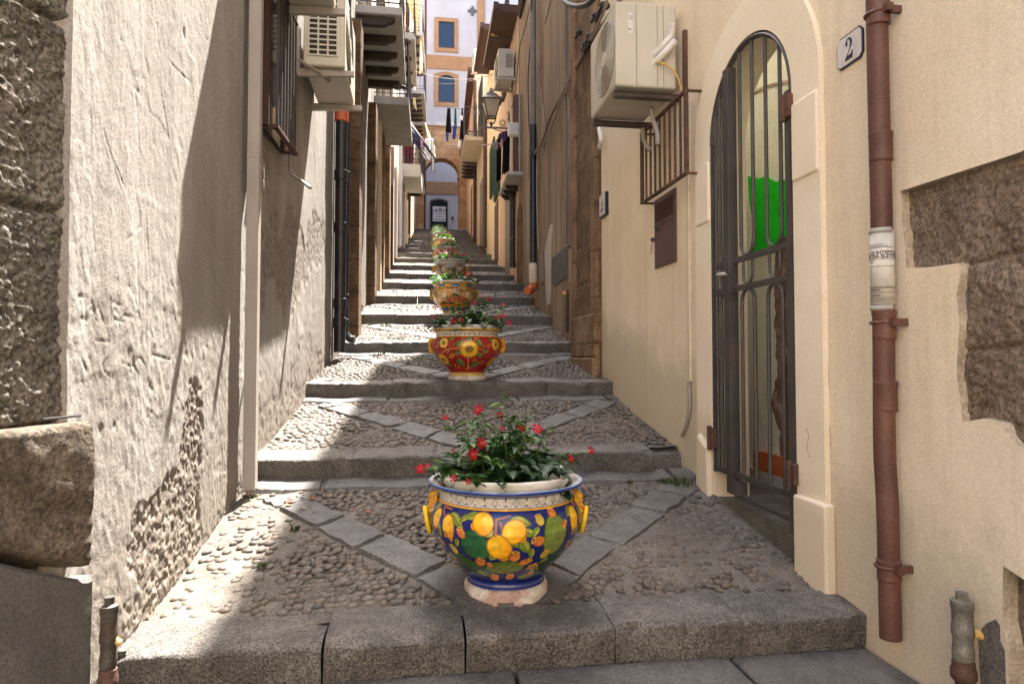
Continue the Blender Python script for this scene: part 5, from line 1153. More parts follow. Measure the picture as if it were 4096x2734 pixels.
# ------------------------------------------------------------------ street lamp
pb = on(2040, 505, 'R'); YL = pb.y; lp = ony(1965, 508, YL); q = lp.z
t = thing('street_lamp', 'old square wall lantern on a scrolled iron bracket, right side', 'lamp', (pb.x, YL, pb.z))
b = MB(); xb, x0 = pb.x, lp.x-.22
b.box(x0, xb, YL-.02, YL+.02, q-.03, q+.005); b.bar((xb-.015, YL, q-.25), (xb-.015, YL, q+.30), .03, .03)
b.tube(smoothpath([(xb, YL, q-.22), (xb-.15, YL, q-.10), (xb-.3, YL, q-.06), (xb-.42, YL, q-.01)]), .012, 6)
for c_, r_ in (((xb-.16, q+.10), .07), ((xb-.16, q+.10), .04)): b.ring((c_[0], YL, c_[1]), r_, .010, 'y', 16, 5)
b.tube(smoothpath([(xb-.02, YL, q+.28), (xb-.06, YL, q+.33), (xb-.02, YL, q+.36)]), .012, 6); b.build('bracket', 'lamp_metal', t)
zb_ = ony(1965, 470, YL).z; zt_ = ony(1965, 405, YL).z; w0, w1 = .095, .19
b = MB(); cr = lambda w, z: [(lp.x-w, YL-w, z), (lp.x+w, YL-w, z), (lp.x+w, YL+w, z), (lp.x-w, YL+w, z)]
b.hexa(cr(w0-.006, zb_)+cr(w1-.006, zt_)); b.build('lantern_glass', 'lamp_glass', t)
b = MB()
for p_, q_ in zip(cr(w0, zb_), cr(w1, zt_)): b.bar(p_, q_, .018, .018)
for w_, z_ in ((w0, zb_), (w1, zt_)):
    r4 = cr(w_, z_)
    for i in range(4): b.bar(r4[i], r4[(i+1) % 4], .02, .02)
for p_ in cr(w0, zb_): b.tube(smoothpath([p_, (lp.x+(p_[0]-lp.x)*.9, YL+(p_[1]-YL)*.9, zb_-.08), (lp.x, YL, q+.04)]), .009, 5)
b.tube([(lp.x, YL, q), (lp.x, YL, q+.12)], .022, 8); b.build('cage', 'iron', t)
b = MB(); b.hexa(cr(w1+.05, zt_)+cr(w1*.62, zt_+.10)); b.hexa(cr(w1*.66, zt_+.10)+cr(w1*.55, zt_+.15)); b.lathe([(.05, .15), (.065, .19), (.05, .24), (.02, .25), (.03, .28), (.0, .30)], 12, (lp.x, YL, zt_)); b.build('roof', 'lamp_metal', t)

# ------------------------------------------------------------------ awnings and washing
def cloth(b, A, B, C, D, nu=14, nv=14, amp=.04, fr=3, mi=0, seed=0):
    A, B, C, D = map(Vector, (A, B, C, D)); nrm = (B-A).cross(D-A).normalized(); P = np.zeros((nu, nv, 3)); R = random.Random(seed); ph = R.uniform(0, 6)
    for i in range(nu):
        for j in range(nv):
            u, v = i/(nu-1), j/(nv-1); p = (A*(1-u)+B*u)*(1-v)+(D*(1-u)+C*u)*v
            p = p+nrm*(amp*(.35+v)*math.sin(u*fr*2*PI+ph+v*1.3)); P[i, j] = p
    return b.grid(P, mi)
def hung(nm, label, cat, quads, group=None):
    t = thing(nm, label, cat, quads[0][1]); 
    for i, (part, A, B, C, D, mat, amp) in enumerate(quads):
        b = MB(); cloth(b, A, B, C, D, amp=amp, seed=i+len(label)); b.build(part, mat, t, smooth=True, solid=.008)
    return t
Z_ = lambda px, py, y: ony(px, py, y)
hung('awning', 'blue and white striped awning sheet sloping down from a left balcony', 'awning', [('canvas', Z_(1640, 486, 21.6), Z_(1638, 548, 23), Z_(1702, 634, 23), Z_(1740, 640, 21.6), 'stripe_blue', .05)])
hung('awning', 'yellow striped blind hanging on the topmost left balcony', 'awning', [('canvas', Z_(1617, -40, 24.02), Z_(1680, -10, 24.02), Z_(1668, 135, 24.02), Z_(1655, 95, 24.02), 'stripe_yellow', .03), ('side_drop', Z_(1683, 10, 24.1), Z_(1688, 20, 26.8), Z_(1690, 200, 26.8), Z_(1683, 300, 24.1), 'stripe_yellow', .04)])
hung('awning', 'yellow awning cloth jutting out near the arch, behind the blue one', 'awning', [('canvas', Z_(1699, 488, 27), Z_(1702, 500, 29.5), Z_(1735, 590, 29.5), Z_(1738, 640, 27), 'stripe_yellow', .05)])
hung('awning', 'folded yellow blind on the lower stacked left balcony', 'awning', [('canvas', Z_(1652, 390, 24.55), Z_(1662, 392, 24.55), Z_(1668, 445, 24.55), Z_(1652, 420, 24.55), 'stripe_yellow', .02)])
rail = [(Z_(1640, 554, 21.7), Z_(1742, 552, 21.7))]
t = thing('washing_line', 'thin rod with washing, sticking out below the blue striped awning', 'washing line', tuple(rail[0][0])); b = MB(); b.tube(rail[0], .012, 6); b.build('rod', 'iron', t)
hung('towel', 'long blue and white striped towel hanging at the end of the rod', 'towel', [('cloth', Z_(1722, 556, 21.66), Z_(1734, 556, 21.66), Z_(1741, 690, 21.66), Z_(1727, 690, 21.66), 'stripe_blue_towel', .04)])
hung('garment', 'pale crumpled cloth hanging beside the striped towel', 'garment', [('cloth', Z_(1700, 556, 21.72), Z_(1716, 556, 21.72), Z_(1724, 640, 21.72), Z_(1698, 612, 21.72), 'cloth_white', .05)])
hung('garment', 'small pink cloth hanging left of the pale crumpled one', 'garment', [('cloth', Z_(1682, 556, 21.68), Z_(1692, 556, 21.68), Z_(1691, 592, 21.68), Z_(1684, 590, 21.68), 'cloth_pink', .03)])
hung('garment', 'dark red bundle behind the rail of the white fronted balcony', 'garment', [('cloth', Z_(1618, 580, 22.3), Z_(1655, 572, 22.3), Z_(1655, 655, 22.3), Z_(1618, 660, 22.3), 'cloth_red', .08)])
yw = 22.06; t = thing('washing_line', 'iron rod with dark washing in front of the arch, from the right balcony', 'washing line', tuple(Z_(1795, 430, yw))); b = MB(); b.tube([Z_(1792, 430, yw), Z_(1860, 436, yw)], .016, 6); b.tube([Z_(1783, 582, yw+2), Z_(1850, 582, yw+2)], .012, 6); b.build('rod', 'iron', t)
hung('garment', 'black shirt with a blue hem, leftmost on the rod before the arch', 'garment', [('cloth', Z_(1790, 432, yw-.03), Z_(1802, 432, yw-.03), Z_(1805, 532, yw-.03), Z_(1782, 532, yw-.03), 'cloth_black', .05), ('hem', Z_(1784, 533, yw-.03), Z_(1796, 533, yw-.03), Z_(1793, 565, yw-.03), Z_(1786, 565, yw-.03), 'cloth_blue', .03)])
hung('garment', 'teal and blue garment in the middle of the rod before the arch', 'garment', [('cloth', Z_(1818, 433, yw-.03), Z_(1824, 433, yw-.03), Z_(1827, 500, yw-.03), Z_(1816, 500, yw-.03), 'cloth_teal', .03), ('lower_half', Z_(1815, 501, yw-.03), Z_(1828, 501, yw-.03), Z_(1821, 558, yw-.03), Z_(1810, 555, yw-.03), 'cloth_blue', .03)])
hung('garment', 'black patterned trousers with a pale end, rightmost on the rod before the arch', 'garment', [('cloth', Z_(1846, 434, yw-.03), Z_(1852, 434, yw-.03), Z_(1853, 560, yw-.03), Z_(1838, 555, yw-.03), 'cloth_black', .04), ('print', Z_(1840, 463, yw-.09), Z_(1852, 463, yw-.09), Z_(1851, 482, yw-.09), Z_(1840, 480, yw-.09), 'cloth_white', .01), ('end', Z_(1834, 562, yw-.03), Z_(1845, 562, yw-.03), Z_(1842, 598, yw-.03), Z_(1832, 592, yw-.03), 'cloth_white', .03)])
yk = 14.6; t = thing('washing_line', 'white clothes rail jutting from the wall below the street lamp', 'washing line', tuple(Z_(1925, 582, yk))); b = MB(); b.bar(Z_(1925, 580, yk), on(2036, 572, 'R'), .03, .02); b.build('rod', 'pvc_white', t)
hung('garment', 'long black coat hanging nearest the small beamed balcony', 'garment', [('cloth', Z_(2012, 545, yk-.1), Z_(2038, 530, yk-.1), Z_(2036, 690, yk-.1), Z_(2008, 698, yk-.1), 'cloth_black', .06)])
hung('garment', 'long black trousers hanging beside the green shutters', 'garment', [('cloth', Z_(1986, 560, yk+.2), Z_(2006, 550, yk+.2), Z_(2003, 720, yk+.2), Z_(1984, 728, yk+.2), 'cloth_black', .06)])
hung('garment', 'purple and pale small garments under the lamp bracket', 'garment', [('cloth', Z_(1996, 535, yk-.2), Z_(2030, 520, yk-.2), Z_(2026, 560, yk-.2), Z_(2002, 575, yk-.2), 'cloth_purple', .05), ('strip', Z_(2002, 560, yk-.25), Z_(2012, 556, yk-.25), Z_(2008, 590, yk-.25), Z_(2000, 592, yk-.25), 'cloth_pink', .02)])
hung('garment', 'grey crumpled garment left of the purple one', 'garment', [('cloth', Z_(1970, 570, yk), Z_(1992, 560, yk), Z_(1992, 600, yk), Z_(1972, 590, yk), 'slab_grey', .05)])
YR = 20; a = on(2050, 160, 'R'); t = thing('clothes_arm', 'dark iron arm with yellow pegs, high on the cream house', 'clothes arm', tuple(a)); b = MB(); c = ony(1976, 150, a.y); b.tube([a, c], .02, 6); b.build('arm', 'iron', t)
b = MB(); d = ony(1993, 40, a.y)
for i in range(6): p = c+(d-c)*(i/6+.1)*.9; b.box(p.x-.07, p.x+.07, p.y-.01, p.y+.01, p.z-.02, p.z+.02)
b.tube([c, d], .006, 5); b.build('peg', 'valve_yellow', t)

# ------------------------------------------------------------------ majolica pots
S_ = 1.013; SZC = .94
PROF = [(.163, -.03), (.163, .020), (.158, .030), (.150, .036), (.147, .040), (.150, .048), (.148, .058), (.140, .062), (.143, .066), (.160, .086), (.190, .118), (.226, .154), (.258, .194), (.282, .242), (.298, .290), (.295, .330), (.284, .358), (.268, .378), (.262, .386), (.262, .400), (.268, .424), (.280, .432), (.296, .438), (.304, .444), (.305, .450), (.300, .455), (.286, .452), (.262, .440), (.250, .424), (.246, .405)]
PR_ = np.array(PROF)*np.array([S_, SZC])
ARC = np.concatenate([[0], np.cumsum(np.hypot(*np.diff(PR_, axis=0).T))])
ZB0, ZB1 = .062*SZC, .384*SZC               # painted body
i0, i1 = 7, 18
TN = float(np.interp(ZB1, PR_[8:19, 1], ARC[8:19]))
def prof_at_z(z): return float(np.interp(z, PR_[2:25, 1], PR_[2:25, 0]))
def front_coord(x, y, cx, k, y0, c0, y1, c1):   # a spot on the pot's front -> angle and distance below the neck
    th = 0.0; z = .2
    for _ in range(8):
        c = math.cos(th); f = (y-y0-c0*c)/((y1+c1*c)-(y0+c0*c)); z = ZB1-min(1.1, max(-.05, f))*(ZB1-ZB0)
        th = math.asin(max(-.985, min(.985, (x-cx)*k/prof_at_z(z))))
    return th, TN-float(np.interp(z, PR_[8:25, 1], ARC[8:25]))
def wrapa(a): return (a+PI) % (2*PI)-PI
class Paint:
    def __init__(s, th, t, r, base): s.th, s.t, s.r = th, t, r; s.c = np.tile(np.array(base, float), (len(th), 1))
    def loc(s, th0, t0, rot=0):
        dx = wrapa(s.th-th0)*s.r; dy = s.t-t0; c, q = math.cos(rot), math.sin(rot); return dx*c+dy*q, -dx*q+dy*c
    def put(s, m, col, a=1.0):
        m = np.clip(m, 0, 1)[:, None]*a; s.c = s.c*(1-m)+np.asarray(col)*m if not isinstance(col, np.ndarray) or col.ndim == 1 else s.c*(1-m)+col*m
    def ell(s, th, t, rx, ry, rot, col, rim=None, col2=None, soft=.10):
        x, y = s.loc(th, t, rot); f = np.sqrt((x/rx)**2+(y/ry)**2)
        if rim is not None: s.put((1.10-f)/soft, rim)
        c = np.array(col, float)
        if col2 is not None:
            k = np.clip(.5+.5*(x/rx*.7+y/ry*.7), 0, 1)[:, None]; c = c*(1-k)+np.array(col2)*k
        s.put((1-f)/soft, c); return x/rx, y/ry, f
    def lemon(s, th, t, rx, ry, rot, dull=1.0):
        x, y = s.loc(th, t, rot); s.put((1-np.sqrt(((x)/(rx*.34))**2+((y-ry*1.02)/(ry*.30))**2))/.2, (.62*dull, .26*dull, .015))
        s.ell(th, t, rx, ry, rot, (.95*dull, .60*dull, .02), (.42*dull, .16*dull, .01), (.80*dull, .34*dull, .010))
        x, y = s.loc(th, t, rot); s.put((1-np.hypot((x+rx*.3)/(rx*.4), (y+ry*.3)/(ry*.4)))/.9, (.93, .68, .14), .55)
    def leaf(s, th, t, w, l, rot, col=(.16, .24, .025), lite=(.42, .42, .06)):
        x, y = s.loc(th, t, rot); v = y/l; prof_ = w*np.clip(1-v*v, 0, 1)**.8*(1-.25*v); m = (prof_-np.abs(x))/(w*.2)
        s.put((prof_+.0022-np.abs(x))/(w*.1)*(np.abs(v) < 1.08), (.04, .06, .012)); s.put(m*(np.abs(v) < 1), np.array(col))
        s.put(m*(x > 0)*(np.abs(v) < .97), np.array(lite), .75)
        vein = np.abs(np.mod(v*3.2+np.abs(x)/w*.9, 1)-.5); s.put((.10-vein)/.06*(m > 0), (.06, .09, .015), .8); s.put((.0016-np.abs(x))/.0008*(m > 0), (.05, .08, .015))
    def pad(s, th, t, rx, ry, rot, col, col2):
        u, v, f = s.ell(th, t, rx, ry, rot, col, (.015, .035, .02), col2, .08)
        gx = np.mod(u*2.1+.5*np.floor(v*2.6), 1)-.5; gy = np.mod(v*2.6, 1)-.5; s.put((.016-np.hypot(gx/2.1*rx, gy/2.6*ry)/.18)/.006*(f < .85), (.01, .02, .01), .9)
        s.put((1-np.hypot((u+.25)/.5, (v+.2)/.5))/1.0, np.array(col)*1.7, .35)
    def fig(s, th, t, r, rot, col=(.50, .10, .03), col2=(.62, .25, .03)):
        s.ell(th, t, r*.9, r*1.1, rot, col, (.10, .02, .01), col2); x, y = s.loc(th, t, rot); s.put((1-np.hypot(x/(r*.75), (y+r*.95)/(r*.38)))/.2, (.70, .42, .05))
        s.put((1-np.hypot(x/(r*.4), (y+r*.98)/(r*.18)))/.2, (.16, .05, .015)); s.put((1-np.hypot((x+r*.2)/(r*.4), (y-r*.2)/(r*.5)))/.8, (.72, .30, .10), .5)
    def flower(s, th, t, R, n, col, mid, tip=None):
        x, y = s.loc(th, t); a = np.arctan2(y, x); d = np.hypot(x, y); pe = R*(.74+.26*np.abs(np.cos(a*n/2)))
        s.put((pe*1.05-d)/(R*.05), (.16, .07, .01)); s.put((pe-d)/(R*.07), col)
        s.put((pe-d)/(R*.07)*(np.abs(np.cos(a*n/2)) < .35), np.array(col)*.55); s.put((pe*.98-d)/(R*.07)*(d > R*.80), tip or np.array(col)*1.05, .5)
        s.put((R*.44-d)/(R*.06), (.10, .045, .012)); chk = (np.mod(x/R*9, 1) < .5) ^ (np.mod(y/R*9, 1) < .5); s.put((R*.40-d)/(R*.05)*chk, mid)
    def scroll(s, th, t, R, turn=1, col=(.75, .42, .05), a0=0):
        x, y = s.loc(th, t, a0); a = np.mod(turn*np.arctan2(y, x), 2*PI); d = np.hypot(x, y); sp = R*(.25+.75*a/(2*PI)); s.put((R*.11-np.abs(d-sp))/(R*.05), col)
    def stroke(s, p, q, w, col):
        (a0, t0), (a1, t1) = p, q; x, y = s.loc(a0, t0); ex, ey = wrapa(a1-a0)*.27, t1-t0; L = ex*ex+ey*ey+1e-12; k = np.clip((x*ex+y*ey)/L, 0, 1)
        s.put((w-np.hypot(x-k*ex, y-k*ey))/(w*.4), col)
def paint_lemon(P):
    k = 5.72e-4; F = lambda x, y: front_coord(x, y, 743, k, 770, 55, 1335, 45)
    rng = np.random.default_rng(2); P.put(fbm(P.th*7, P.t*28, 4, 3)*.9, np.array((.010, .018, .16)), .8)
    for off in (0, PI):
        A = lambda x, y: (F(x, y)[0]+off, F(x, y)[1])
        for x, y, rx, ry, rot, c1, c2 in ((548, 1060, 88, 98, 0, (.015, .085, .035), (.03, .14, .05)), (1062, 1000, 84, 130, -.15, (.13, .20, .03), (.20, .26, .05)), (525, 1230, 62, 125, -.55, (.025, .085, .02), (.05, .12, .03)), (735, 1228, 112, 66, -.15, (.10, .16, .02), (.15, .21, .03)), (885, 1316, 62, 34, -.1, (.17, .20, .05), (.22, .24, .07)), (1040, 1210, 92, 115, .5, (.015, .05, .035), (.02, .08, .04)), (250, 1010, 40, 90, -.3, (.10, .14, .03), (.16, .2, .05)), (1190, 1160, 45, 70, .3, (.05, .08, .03), (.08, .11, .04)), (430, 1190, 40, 70, -.5, (.05, .10, .02), (.07, .13, .03))):
            P.pad(*A(x, y), rx*k*1.13, ry*k*1.13, rot, c1, c2)
        for x, y, w, l, rot in ((530, 862, 24, 42, 1.2), (428, 895, 28, 62, -1.0), (310, 985, 24, 46, .2), (840, 895, 28, 60, -1.25), (892, 968, 22, 40, -1.1), (785, 1010, 30, 58, -.55), (862, 1060, 30, 50, -.5), (640, 968, 18, 32, .8), (662, 1130, 24, 36, .5), (1150, 850, 24, 42, .8), (1210, 990, 20, 36, .1), (1238, 900, 16, 60, -.1), (300, 820, 22, 36, .3), (480, 880, 16, 34, .9), (430, 1050, 16, 34, .4), (930, 960, 16, 34, .7), (905, 1110, 18, 36, -.2), (985, 1180, 18, 36, .8), (590, 1290, 18, 36, -.8), (660, 1030, 14, 30, .1), (735, 1150, 16, 30, 1.3), (940, 1260, 16, 30, -.5)): P.leaf(*A(x, y), w*k*1.15, l*k*1.15, rot)
        for x, y, rx, ry, rot in ((600, 905, 66, 58, 1.2), (372, 945, 48, 70, -.12), (288, 900, 42, 62, .35), (795, 960, 72, 64, -.9), (703, 1065, 68, 80, -.3), (1193, 905, 46, 76, .1), (1262, 880, 34, 66, -.1)): P.lemon(*A(x, y), rx*k*1.12, ry*k*1.12, rot)
        for x, y, r, rot in ((460, 978, 34, -.4), (580, 1185, 40, .5), (800, 1135, 38, .1), (865, 1180, 38, 1.0), (950, 1025, 40, -1.3), (1035, 848, 34, 0), (670, 1325, 36, .3), (768, 1315, 32, .2), (322, 1072, 32, -.5), (400, 1180, 30, -.4), (1150, 1090, 28, .3), (355, 1000, 22, .5), (640, 1205, 22, 0), (560, 900, 0.1, 0), (1120, 930, 24, .6), (905, 1290, 26, 0), (455, 1290, 26, .4)): P.fig(*A(x, y), r*k, rot)
        for x, y, r, rot in ((410, 1105, 34, -.5), (958, 890, 32, -.3), (990, 1130, 34, .4)): P.fig(*A(x, y), r*k, rot, (.42, .34, .03), (.50, .40, .05))
        P.flower(*A(915, 1228), 44*k, 5, (.55, .30, .06), (.6, .4, .1)); P.flower(*A(250, 845), 34*k, 6, (.62, .66, .72), (.7, .5, .1))
        for p, q in (((680, 985), (685, 880)), ((685, 880), (775, 860)), ((720, 940), (710, 900)), ((345, 870), (345, 815)), ((345, 820), (400, 835)), ((1195, 830), (1185, 795)), ((1185, 795), (1145, 800)), ((1185, 795), (1225, 790))): P.stroke(A(*p), A(*q), 8*k, (.36, .12, .035))
def paint_sun(P):
    k = 6.9e-4; F = lambda x, y: front_coord(x, y, 868, k, 748, 0, 1182, 0); P.put(fbm(P.th*7, P.t*28, 4, 3), np.array((.26, .012, .012)), .6)
    for off in (0, PI):
        A = lambda x, y: (F(x, y)[0]+off, F(x, y)[1])
        for x, y, R, tr in ((690, 990, 40, 1), (825, 790, 36, -1), (980, 785, 36, 1), (1125, 865, 34, 1), (1045, 1070, 44, -1), (760, 1105, 40, 1), (500, 860, 34, -1), (640, 930, 30, -1), (1090, 940, 34, -1), (955, 1030, 30, 1), (560, 1110, 30, 1), (1235, 930, 30, 1), (500, 1010, 26, 1), (870, 1140, 24, 1)): P.scroll(*A(x, y), R*k, tr, a0=x*.7)
        for p, q in (((780, 890), (620, 905)), ((1010, 900), (1130, 930)), ((620, 905), (560, 950)), ((880, 1000), (880, 1130)), ((880, 1130), (960, 1060)), ((660, 1000), (760, 950))): P.stroke(A(*p), A(*q), 6*k, (.62, .40, .06))
        for x, y, w, l, rot in ((780, 835, 34, 52, .9), (1010, 830, 34, 50, -.9), (895, 785, 34, 44, 0), (757, 945, 30, 50, 1.3), (1022, 975, 30, 46, -1.0), (795, 1065, 42, 78, -.5), (955, 1085, 36, 70, .6), (685, 780, 26, 40, .8), (505, 945, 26, 40, .1), (1075, 930, 22, 36, 1.1), (660, 1095, 24, 40, -.6), (520, 830, 24, 34, .6), (1155, 800, 24, 36, -.8), (705, 850, 14, 28, .2), (1070, 885, 14, 28, -.2), (560, 780, 20, 30, -1), (1260, 900, 22, 36, 0)): P.leaf(*A(x, y), w*k, l*k, rot, (.10, .16, .04), (.26, .32, .10))
        for x, y, R in ((895, 905, 118), (588, 828, 68), (582, 1025, 88), (1215, 845, 78), (1170, 1055, 86)): P.flower(*A(x, y), R*k, 18 if R > 100 else 13, np.array((.85, .50, .035)), (.42, .27, .06))
def paint_mottle(P, c, seed, blue=False):
    for q, sd in (((.30, .10, .02), 1), ((.10, .09, .03), 2), ((.55, .40, .20), 3), ((.12, .05, .03), 4)): P.put((fbm(P.th*4.5, P.t*17, 4, seed*9+sd)-.56)/.06, np.array(q)*c, .75)
    for off in np.arange(0, 2*PI, 1.05):
        P.ell(off-.45, .11, .035, .045, 0, tuple(np.array((.62, .46, .30))*c), (.16, .07, .03)); P.leaf(off, .10, .02, .05, .4, (.06, .10, .03), (.14, .18, .06)); P.leaf(off+.12, .13, .016, .04, -.6, (.06, .10, .03), (.14, .18, .06)); P.scroll(off-.2, .17, .03, 1, (.62, .33, .04))
def pot(label, kind, X, Y, nth, handles='rope', scale=1.0, lift=0):
    zc = zl(Y)+lift; t = thing('flower_pot', label, 'flower pot', (X, Y, zc), 'painted majolica pots up the middle of the stairs'); near = kind in ('lemon', 'sun')
    f = Vector((-X, -Y, 0)).normalized(); rt = Vector((-f.y, f.x, 0))
    if kind == 'lemon': nb, nz = 1100, 260
    elif kind == 'sun': nb, nz = 800, 180
    else: nb, nz = 220, 60
    def surf_(arc0, arc1, n_t, fn, nm, mat, pr=PR_, ar=ARC):
        s = np.linspace(arc0, arc1, n_t); r = np.interp(s, ar, pr[:, 0])*scale; z = np.interp(s, ar, pr[:, 1])*scale; th = np.linspace(-PI, PI, nb, endpoint=False)
        TH, RR = np.meshgrid(th, r, indexing='ij'); ZZ = np.tile(z, (nb, 1)); SS = np.tile(s, (nb, 1))
        P = np.stack([X+(f.x*np.cos(TH)+rt.x*np.sin(TH))*RR, Y+(f.y*np.cos(TH)+rt.y*np.sin(TH))*RR, zc+ZZ], -1)
        pc = Paint(TH.ravel(), TN-SS.ravel(), RR.ravel()/scale, (1, 1, 1)); fn(pc); pc.c = pc.c*(.72+.56*fbm(pc.th*14, pc.t*70, 4, 91))[:, None]; P = np.concatenate([P, P[:1]], 0); col = pc.c.reshape(nb, n_t, 3); col = np.concatenate([col, col[:1]], 0).reshape(-1, 3)
        b = MB(); b.grid(P); return b.build(nm, mat, t, smooth=True, cols=np.clip(col, 0, 1))
    cer = 'ceramic' if near else 'ceramic_far'
    base = {'lemon': (.006, .012, .115), 'sun': (.36, .018, .014), 'ochre': (.60, .32, .045), 'grey': (.40, .34, .28), 'tan': (.38, .28, .18), 'white': (.52, .48, .42)}[kind]
    def fbody(P):
        P.c[:] = base
        if kind == 'lemon': paint_lemon(P); P.put((.0045-np.abs(P.t-.003))/.0012, np.array((.72, .38, .03))); 
        elif kind == 'sun': paint_sun(P); P.put((.004-np.abs(P.t-.003))/.0012, np.array((.72, .42, .05)))
        else:
            paint_mottle(P, {'ochre': 1.0, 'grey': .9, 'tan': .8, 'white': 1.0}[kind], sum(map(ord, kind)))
            if kind == 'ochre': P.put((P.t-.25)/.004*(P.t < .30), np.array((.62, .24, .02))); P.put((P.t-.30)/.004*(np.mod(P.th*2, 1) > .3), np.array((.02, .16, .34)))
    surf_(ARC[7], ARC[18], nz, fbody, 'body', cer)
    def fneck(P):
        P.c[:] = (.60, .58, .56) if kind in ('lemon', 'sun', 'grey', 'white') else base
        v = -P.t
        if kind == 'lemon':
            ink = np.array((.02, .03, .13)); per = 2*PI/22; u = np.mod(P.th+per/2, per)-per/2; x = u*.257; h = .040
            P.put((.0014-np.abs(np.abs(x)-.036*np.sqrt(np.clip(v/h, 0, 1))*1.0))/.0007*(v > .004), ink, .9)
            for xo, vo, rr in ((0, .012, .0042), (.006, .008, .0032), (-.006, .008, .0032), (.036, .010, .0030), (-.036, .010, .0030), (.032, .014, .0026), (-.032, .014, .0026), (.031, .006, .0026), (-.031, .006, .0026), (0, .035, .0042), (.0, .031, .003)): P.put((rr-np.hypot(x-xo, v-vo))/.0012, ink)
            P.put((.004-v)/.001, np.array((.30, .36, .50)))
        elif kind == 'sun':
            for a in range(40):
                P.scroll(a*2*PI/40, -.012-.012*(a % 2), .012, 1 if a % 2 else -1, (.07, .06, .05), a*1.7)
                P.leaf(a*2*PI/40+.08, -.018, .003, .010, (a % 5)-2, (.08, .08, .07), (.16, .15, .13))
        elif kind == 'ochre':
            P.put((np.mod(P.th*1.35+.2, 1) < .55)/1.0*(v > .012), np.array((.02, .21, .46)))
        else: P.put((fbm(P.th*22, P.t*70, 2, 4)-.55)/.05, np.array((.16, .12, .09)), .7)
    surf_(ARC[18], ARC[20], max(10, nz//5), fneck, 'neck', cer)
    rimc = {'lemon': (.016, .03, .17), 'sun': (.56, .40, .09), 'ochre': (.50, .29, .07), 'grey': (.42, .39, .36), 'tan': (.44, .38, .32), 'white': (.66, .65, .62)}[kind]
    def frim(P):
        P.c[:] = (.70, .69, .67) if kind != 'tan' else (.5, .46, .42)
        a = TN-P.t; P.put((ARC[25]-a)/.002, np.array(rimc))
        if kind == 'lemon': P.put((.003-np.abs(a-ARC[22]-.004))/.001, np.array((.10, .24, .46))); P.put((a-ARC[24]-.002)/.002*(a < ARC[25]+.005), np.array((.16, .30, .52)), .8)
        if kind == 'sun': P.put((.003-np.abs(a-ARC[22]))/.001, np.array((.26, .19, .05)))
    surf_(ARC[20], ARC[29], max(14, nz//5), frim, 'rim', cer)
    def ffoot(P):
        P.c[:] = rimc if kind in ('lemon', 'sun') else base; a = TN-P.t; P.put((.002-np.abs(a-ARC[5]-.004))/.001, np.array((.10, .12, .30) if kind == 'lemon' else (.35, .22, .03)))
    surf_(ARC[3], ARC[7], max(8, nz//8), ffoot, 'foot', cer)
    b = MB(); pr = PR_[:4]*scale; b.lathe([(r, z) for r, z in pr], 64, (X, Y, zc)); b.build('base', M['pot_base'], t, smooth=True, autos=True)
    b = MB(); d = f; b.box(X+f.x*.163*scale-.028, X+f.x*.163*scale+.028, Y+f.y*.167*scale-.012, Y+f.y*.167*scale+.012, zc-.028, zc-.006); b.build('drain_notch', 'ink_grey', t)
    b = MB(); b.lathe([(.01, .405), (.10, .412), (.2, .408), (.247, .402)], 32, (X, Y, zc)); b.v = [(X+(p[0]-X)*scale*S_, Y+(p[1]-Y)*scale*S_, zc+(p[2]-zc)*scale*SZC) for p in b.v]; b.build('soil', 'soil', t, smooth=True)
    b = MB(); b.lathe([(.222, .40), (.256, .468), (.264, .478), (.260, .484), (.250, .482), (.236, .465), (.212, .40)], 48, (X, Y, zc), caps=False); b.v = [(X+(p[0]-X)*scale*S_, Y+(p[1]-Y)*scale*S_, zc+(p[2]-zc)*scale*SZC) for p in b.v]; b.build('liner', 'pvc_white', t, smooth=True)
    for sg in (-1, 1):
        th = sg*(1.48 if handles == 'lion' else 1.5); d = f*math.cos(th)+rt*math.sin(th); tn = Vector((0, 0, 1)).cross(d).normalized()
        if handles == 'lion':
            zc2 = zc+.325; c = Vector((X, Y, 0))+d*.283; b = MB(); n = 40; P = np.zeros((n, n, 3)); 
            for i in range(n):
                for j_ in range(n):
                    u, v = i/(n-1)*2-1, j_/(n-1)*2-1; rr = math.hypot(u, v); k = max(0, 1-rr**2.2)
                    an = math.atan2(v, u); mane = .010*math.sin(an*11)*(rr > .55)*k**.3; face = .016*math.exp(-((u/.16)**2+((v+.25)/.22)**2))-.008*math.exp(-(((abs(u)-.28)/.12)**2+((v-.15)/.10)**2))-.008*math.exp(-((u/.3)**2+((v+.55)/.08)**2))
                    p = c+tn*(u*.047)+Vector((0, 0, zc2+v*.062))+d*(.034*k**.6+mane+face*(rr < .8)-.012); P[i, j_] = p
            b.grid(P); o = b.build('handle', M['glaze_yellow'], t, smooth=True); rc = c+d*.026+Vector((0, 0, zc2-.078))
            b = MB(); b.tube([rc+tn*(.034*math.cos(a))+Vector((0, 0, .022+.047*math.sin(a)))+d*(.010*math.sin(a)) for a in [q*2*PI/28 for q in range(28)]], .0095, 8, closed=True); r_ = b.build('ring', M['glaze_lemon'], None, smooth=True); r_.parent = o
        else:
            zc2 = zc+.285*scale; c = Vector((X, Y, 0))+d*.298*scale; b = MB(); n = 36
